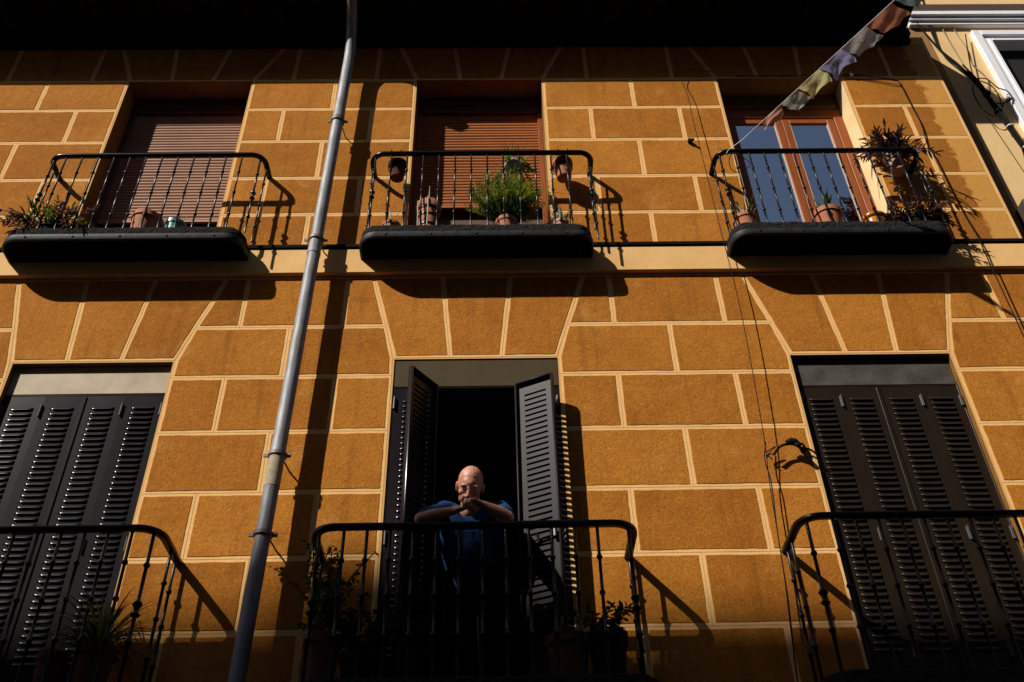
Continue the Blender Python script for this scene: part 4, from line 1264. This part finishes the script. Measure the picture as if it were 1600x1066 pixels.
# ------------------------------------------------------------------ the man at the open window
P = thing("person", "bald man in a blue T-shirt leaning on the rail, hands joined under his chin", "person", (-.14,.30,3.60))
PO = Vector((-.14,.30,3.60))
HC = Vector((-.150,-.318,4.832))
HF = Vector((-.06,-.752,-.655)).normalized()
HR = Vector((1,-.03,-.16)); HR = (HR - HF*HR.dot(HF)).normalized()
HU = HF.cross(HR).normalized()
def hd(a, b, c): return HC + HR*a + HF*b + HU*c
def ico(bm, c, axes, rad, sub=3):
    """ellipsoid; axes three unit vectors"""
    g = bmesh.ops.create_icosphere(bm, subdivisions=sub, radius=1.0)
    for v in g['verts']:
        p = v.co.copy()
        v.co = Vector(c) + axes[0]*p.x*rad[0] + axes[1]*p.y*rad[1] + axes[2]*p.z*rad[2]
WA = (Vector((1,0,0)), Vector((0,1,0)), Vector((0,0,1)))
HA = (HR, HF, HU)
def cap(bm, p0, r0, p1, r1, n=14):
    p0, p1 = Vector(p0), Vector(p1); ax = (p1-p0).normalized(); L_ = (p1-p0).length
    a_ = ax.orthogonal().normalized(); b_ = ax.cross(a_)
    rings = []
    for q in (-80,-60,-35,-12): rings.append((r0*math.sin(math.radians(q)), r0*math.cos(math.radians(q))))
    for k in range(1,6): rings.append((L_*k/6, r0+(r1-r0)*k/6))
    for q in (12,35,60,80): rings.append((L_+r1*math.sin(math.radians(q)), r1*math.cos(math.radians(q))))
    vv = []
    for (h, r) in rings:
        vv.append([bm.verts.new(p0+ax*h+(a_*math.cos(2*math.pi*j/n)+b_*math.sin(2*math.pi*j/n))*r) for j in range(n)])
    for i in range(len(vv)-1):
        for j in range(n): bm.faces.new((vv[i][j], vv[i][(j+1)%n], vv[i+1][(j+1)%n], vv[i+1][j]))
    bm.faces.new(list(reversed(vv[0]))); bm.faces.new(vv[-1])
def chain(bm, pts, rs):
    for i in range(len(pts)-1): cap(bm, pts[i], rs[i], pts[i+1], rs[i+1])
def remeshed(bm, name, mt, voxel, smooth_it, parent, disp=None):
    me = bpy.data.meshes.new(name); bm.to_mesh(me); bm.free()
    o = bpy.data.objects.new(name, me); COL.objects.link(o)
    md = o.modifiers.new("r", 'REMESH'); md.mode = 'VOXEL'; md.voxel_size = voxel
    ms = o.modifiers.new("s", 'SMOOTH'); ms.iterations = smooth_it; ms.factor = .5
    dg = bpy.context.evaluated_depsgraph_get()
    new = bpy.data.meshes.new_from_object(o.evaluated_get(dg))
    o.modifiers.clear(); o.data = new
    if disp:
        for v in new.vertices: v.co = disp(v.co.copy(), v.normal)
    for v in new.vertices: v.co -= PO
    new.materials.clear(); new.materials.append(mt)
    new.polygons.foreach_set("use_smooth", [True]*len(new.polygons))
    o.parent = parent
    return o
SL, SR = Vector((-.318,-.165,4.742)), Vector((.030,-.160,4.738))
EL, ER = Vector((-.436,-.402,4.562)), Vector((.076,-.402,4.564))
WL, WR = Vector((-.246,-.436,4.592)), Vector((-.062,-.472,4.604))
bm = bmesh.new()
# head
ico(bm, hd(0,-.022,.030), HA, (.0775,.098,.090))
ico(bm, hd(0,.012,.002), HA, (.071,.080,.088))
ico(bm, hd(0,.030,-.050), HA, (.0585,.058,.068))
ico(bm, hd(0,.070,.020), HA, (.034,.020,.030), 3)
ico(bm, hd(0,.072,-.040), HA, (.022,.018,.040), 3)
ico(bm, hd(0,.070,-.098), HA, (.026,.022,.020), 2)          # chin
ico(bm, hd(0,.046,-.083), HA, (.045,.040,.032), 2)          # jaw
for s in (-1,1):
    ico(bm, hd(s*.029,.0765,.013), HA, (.026,.0135,.0085), 3)     # brow ridge
    ico(bm, hd(s*.042,.058,-.030), HA, (.022,.022,.020), 3)     # cheekbone
    ico(bm, hd(s*.030,.072,-.007), HA, (.0125,.0115,.0080), 2)  # lids
    ico(bm, hd(s*.030,.070,-.020), HA, (.014,.010,.006), 2)     # bags under the eyes
    ico(bm, hd(s*.030,.074,-.062), HA, (.016,.016,.026), 2)     # fold beside the mouth
    ico(bm, hd(s*.0785,-.012,-.012), (HR, (HF*.9+HU*.2).normalized(), HU), (.010,.020,.033), 2)   # ear
    ico(bm, hd(s*.084,-.022,-.004), HA, (.006,.013,.024), 2)
    ico(bm, hd(s*.013,.096,-.047), HA, (.010,.011,.009), 2)     # nostril
    ico(bm, hd(s*.045,.02,-.075), HA, (.018,.035,.028), 2)      # jowl
cap(bm, hd(0,.084,.006), .0095, hd(0,.107,-.042), .0135, 10)    # nose
ico(bm, hd(0,.088,-.068), HA, (.024,.010,.0065), 2); ico(bm, hd(0,.085,-.081), HA, (.022,.010,.0065), 2)   # lips
# neck and trunk under the shirt
chain(bm, [hd(0,-.030,-.045), Vector((-.148,-.215,4.765)), Vector((-.145,-.13,4.715))], [.058,.062,.075])
chain(bm, [Vector((-.145,-.10,4.68)), Vector((-.142,.10,4.58)), Vector((-.14,.28,4.46))], [.115,.125,.125])
# arms
for (S_, E_, W_, sg) in ((SL,EL,WL,1),(SR,ER,WR,-1)):
    chain(bm, [Vector((-.145,-.12,4.70)).lerp(S_,.4), S_, S_.lerp(E_,.5), E_], [.065,.058,.047,.036])
    mid = E_.lerp(W_,.35)+Vector((0,0,.003))
    chain(bm, [E_, mid, E_.lerp(W_,.75), W_], [.036,.039,.031,.0255])
    dirn = (W_-E_).normalized()
    # palm, back of the hand up and outwards, knuckles raised
    Zv = Vector((0,0,1))
    pd = (dirn*.92 + Zv*(-.02 if sg > 0 else -.10) + Vector((0,-.06,0))).normalized()
    nm = Vector((0,-.42,.9)); nm = (nm - pd*nm.dot(pd)).normalized()
    sv = pd.cross(nm)
    if sv.y > 0: sv = -sv
    pc = W_ + pd*.045
    ico(bm, pc, (pd, sv, nm), (.049,.038,.0175), 3)
    cap(bm, W_, .0255, W_+pd*.028, .022, 12)
    for k in range(4):                       # little finger nearest the street
        b_ = pc + pd*(.036+.003*(k in (1,2))) + sv*(.0285-.0190*k) + nm*.003
        Ls = (.024,.031,.034,.031)[k]
        d1 = (pd*.80 - nm*(.50-.05*k) + sv*(.10-.06*k)).normalized()
        d2 = (pd*.25 - nm*.95).normalized()
        d3 = (-pd*.60 - nm*.60).normalized()
        p1 = b_ + d1*Ls; p2 = p1 + d2*Ls*.72; p3 = p2 + d3*Ls*.55
        chain(bm, [b_-pd*.012, b_, p1, p2, p3], [.0088,.0102,.0090,.0082,.0072])
        if sg < 0 and k == 1: RING = (b_.lerp(p1,.45), d1.copy())
    tb = W_ + pd*.016 - sv*.024
    t1 = tb + (pd*.74 - sv*.60 + nm*.10).normalized()*.036
    t2 = t1 + (pd*.95 - sv*.10 + nm*.05).normalized()*.030
    t3 = t2 + (pd*.90 + sv*.25 - nm*.20).normalized()*.020
    chain(bm, [tb, t1, t2, t3], [.0135,.0118,.0102,.0085])
ico(bm, (-.165,-.225,4.700), WA, (.050,.050,.055), 3)     # bare chest in the open neck
# legs
for s in (-1,1):
    hip = Vector((-.14+s*.09,.32,4.44)); kn = Vector((-.14+s*.10,.30,4.02)); an = Vector((-.14+s*.10,.36,3.68))
    chain(bm, [hip, kn, an], [.085,.058,.042]); chain(bm, [an+Vector((0,.02,-.035)), Vector((-.14+s*.115,.16,3.635))], [.040,.032])
body = remeshed(bm, "body", M['skin'], .0036, 3, P)
# T-shirt
bm = bmesh.new()
chain(bm, [Vector((-.146,-.125,4.695)), Vector((-.145,-.08,4.672)), Vector((-.142,.10,4.575)), Vector((-.14,.27,4.46))], [.105,.125,.150,.158])
for s in (-1,1):
    chain(bm, [Vector((-.147+s*.065,-.150,4.722)), (SL if s < 0 else SR)], [.064,.069])
    chain(bm, [Vector((-.145+s*.09,-.05,4.65)), Vector((-.142+s*.08,.12,4.57)), Vector((-.14+s*.07,.27,4.46))], [.115,.120,.120])
    S_, E_ = (SL,EL) if s < 0 else (SR,ER)
    chain(bm, [S_, S_.lerp(E_,.45), S_.lerp(E_,.80)], [.068,.060,.056])
# front of the shirt hanging forward of the chest
chain(bm, [Vector((-.245,-.215,4.665)), Vector((-.205,-.20,4.58)), Vector((-.20,-.14,4.47))], [.055,.075,.080]); chain(bm, [Vector((-.060,-.215,4.665)), Vector((-.095,-.20,4.58)), Vector((-.09,-.14,4.47))], [.055,.075,.080])
ico(bm, (-.150,-.205,4.635), WA, (.085,.060,.060), 3)
chain(bm, [Vector((-.15,-.20,4.56)), Vector((-.15,-.14,4.44))], [.075,.085])
def folds(c, n):
    q = c.x*26 + 5*noise.noise(c*5)
    return c + n*(.0055*math.sin(q*1.35) + .009*noise.noise(Vector((c.x*16, c.y*9, c.z*9))))
shirt = remeshed(bm, "shirt", M['shirt'], .006, 4, P, folds)
# trousers
bm = bmesh.new()
ico(bm, (-.14,.30,4.44), WA, (.178,.14,.13), 3)
for s in (-1,1):
    hip = Vector((-.14+s*.09,.32,4.42)); kn = Vector((-.14+s*.10,.30,4.02)); an = Vector((-.14+s*.10,.355,3.70))
    chain(bm, [hip, kn, an], [.105,.080,.068])
remeshed(bm, "trousers", M['trousers'], .010, 3, P)
# small white print on the chest
from mathutils.bvhtree import BVHTree
bvh = BVHTree.FromPolygons([v.co[:] for v in shirt.data.vertices], [p.vertices[:] for p in shirt.data.polygons])
m = MB()
for i, (dx, h_) in enumerate(((0,.012),(.006,.007),(.014,.008),(.018,.009),(.024,.008),(.031,.007),(.036,.007))):
    o_ = Vector((-.122+dx, -.60, 4.582)) - PO
    hit = bvh.ray_cast(o_, Vector((0,1,0)))
    if hit[0] is not None:
        p = hit[0]+Vector((0,-.0015,0)); m.cbox(p.x-.0018, p.x+.0018, p.y-.002, p.y+.004, p.z-.004, p.z-.004+h_, .0004)
m.build("shirt_print", M['print'], P)
m = MB(); c_, d_ = RING; a_ = d_.orthogonal().normalized(); b_ = d_.cross(a_)
m.tube([c_-PO+(a_*math.cos(2*math.pi*i/14)+b_*math.sin(2*math.pi*i/14))*.0108 for i in range(15)], .0018, 6)
m.build("ring", M['gold'], P, smooth=True)
# brows, eyes
for s in (-1,1):
    m = MB()
    m.tube([hd(s*.014,.0965,.010)-PO, hd(s*.028,.0955,.0175)-PO, hd(s*.044,.086,.0135)-PO], [.003,.0042,.002], 6)
    m.build("eyebrow", M['brow'], P, smooth=True)
for s in (-1,1):
    bm = bmesh.new(); ico(bm, hd(s*.030,.0825,-.0085)-PO, HA, (.0075,.0030,.0020), 2)
    me = bpy.data.meshes.new("eye"); bm.to_mesh(me); bm.free(); me.materials.append(M['eye'])
    me.polygons.foreach_set("use_smooth", [True]*len(me.polygons))
    link("eye", me, P)

# ------------------------------------------------------------------ groups of repeats
GROUPS = {"potted_plant": "potted plants on the balconies", "flower_pot": "pots without plants on the balconies", "hanging_pot": "pots hung on the handrails",
          "wall_cable": "cables fixed to the walls", "hanging_cable": "cables hanging down the ochre wall"}
for o in list(SC.objects):
    if o.parent is None:
        k = o.name.split(".")[0]
        if k in GROUPS: o['group'] = GROUPS[k]
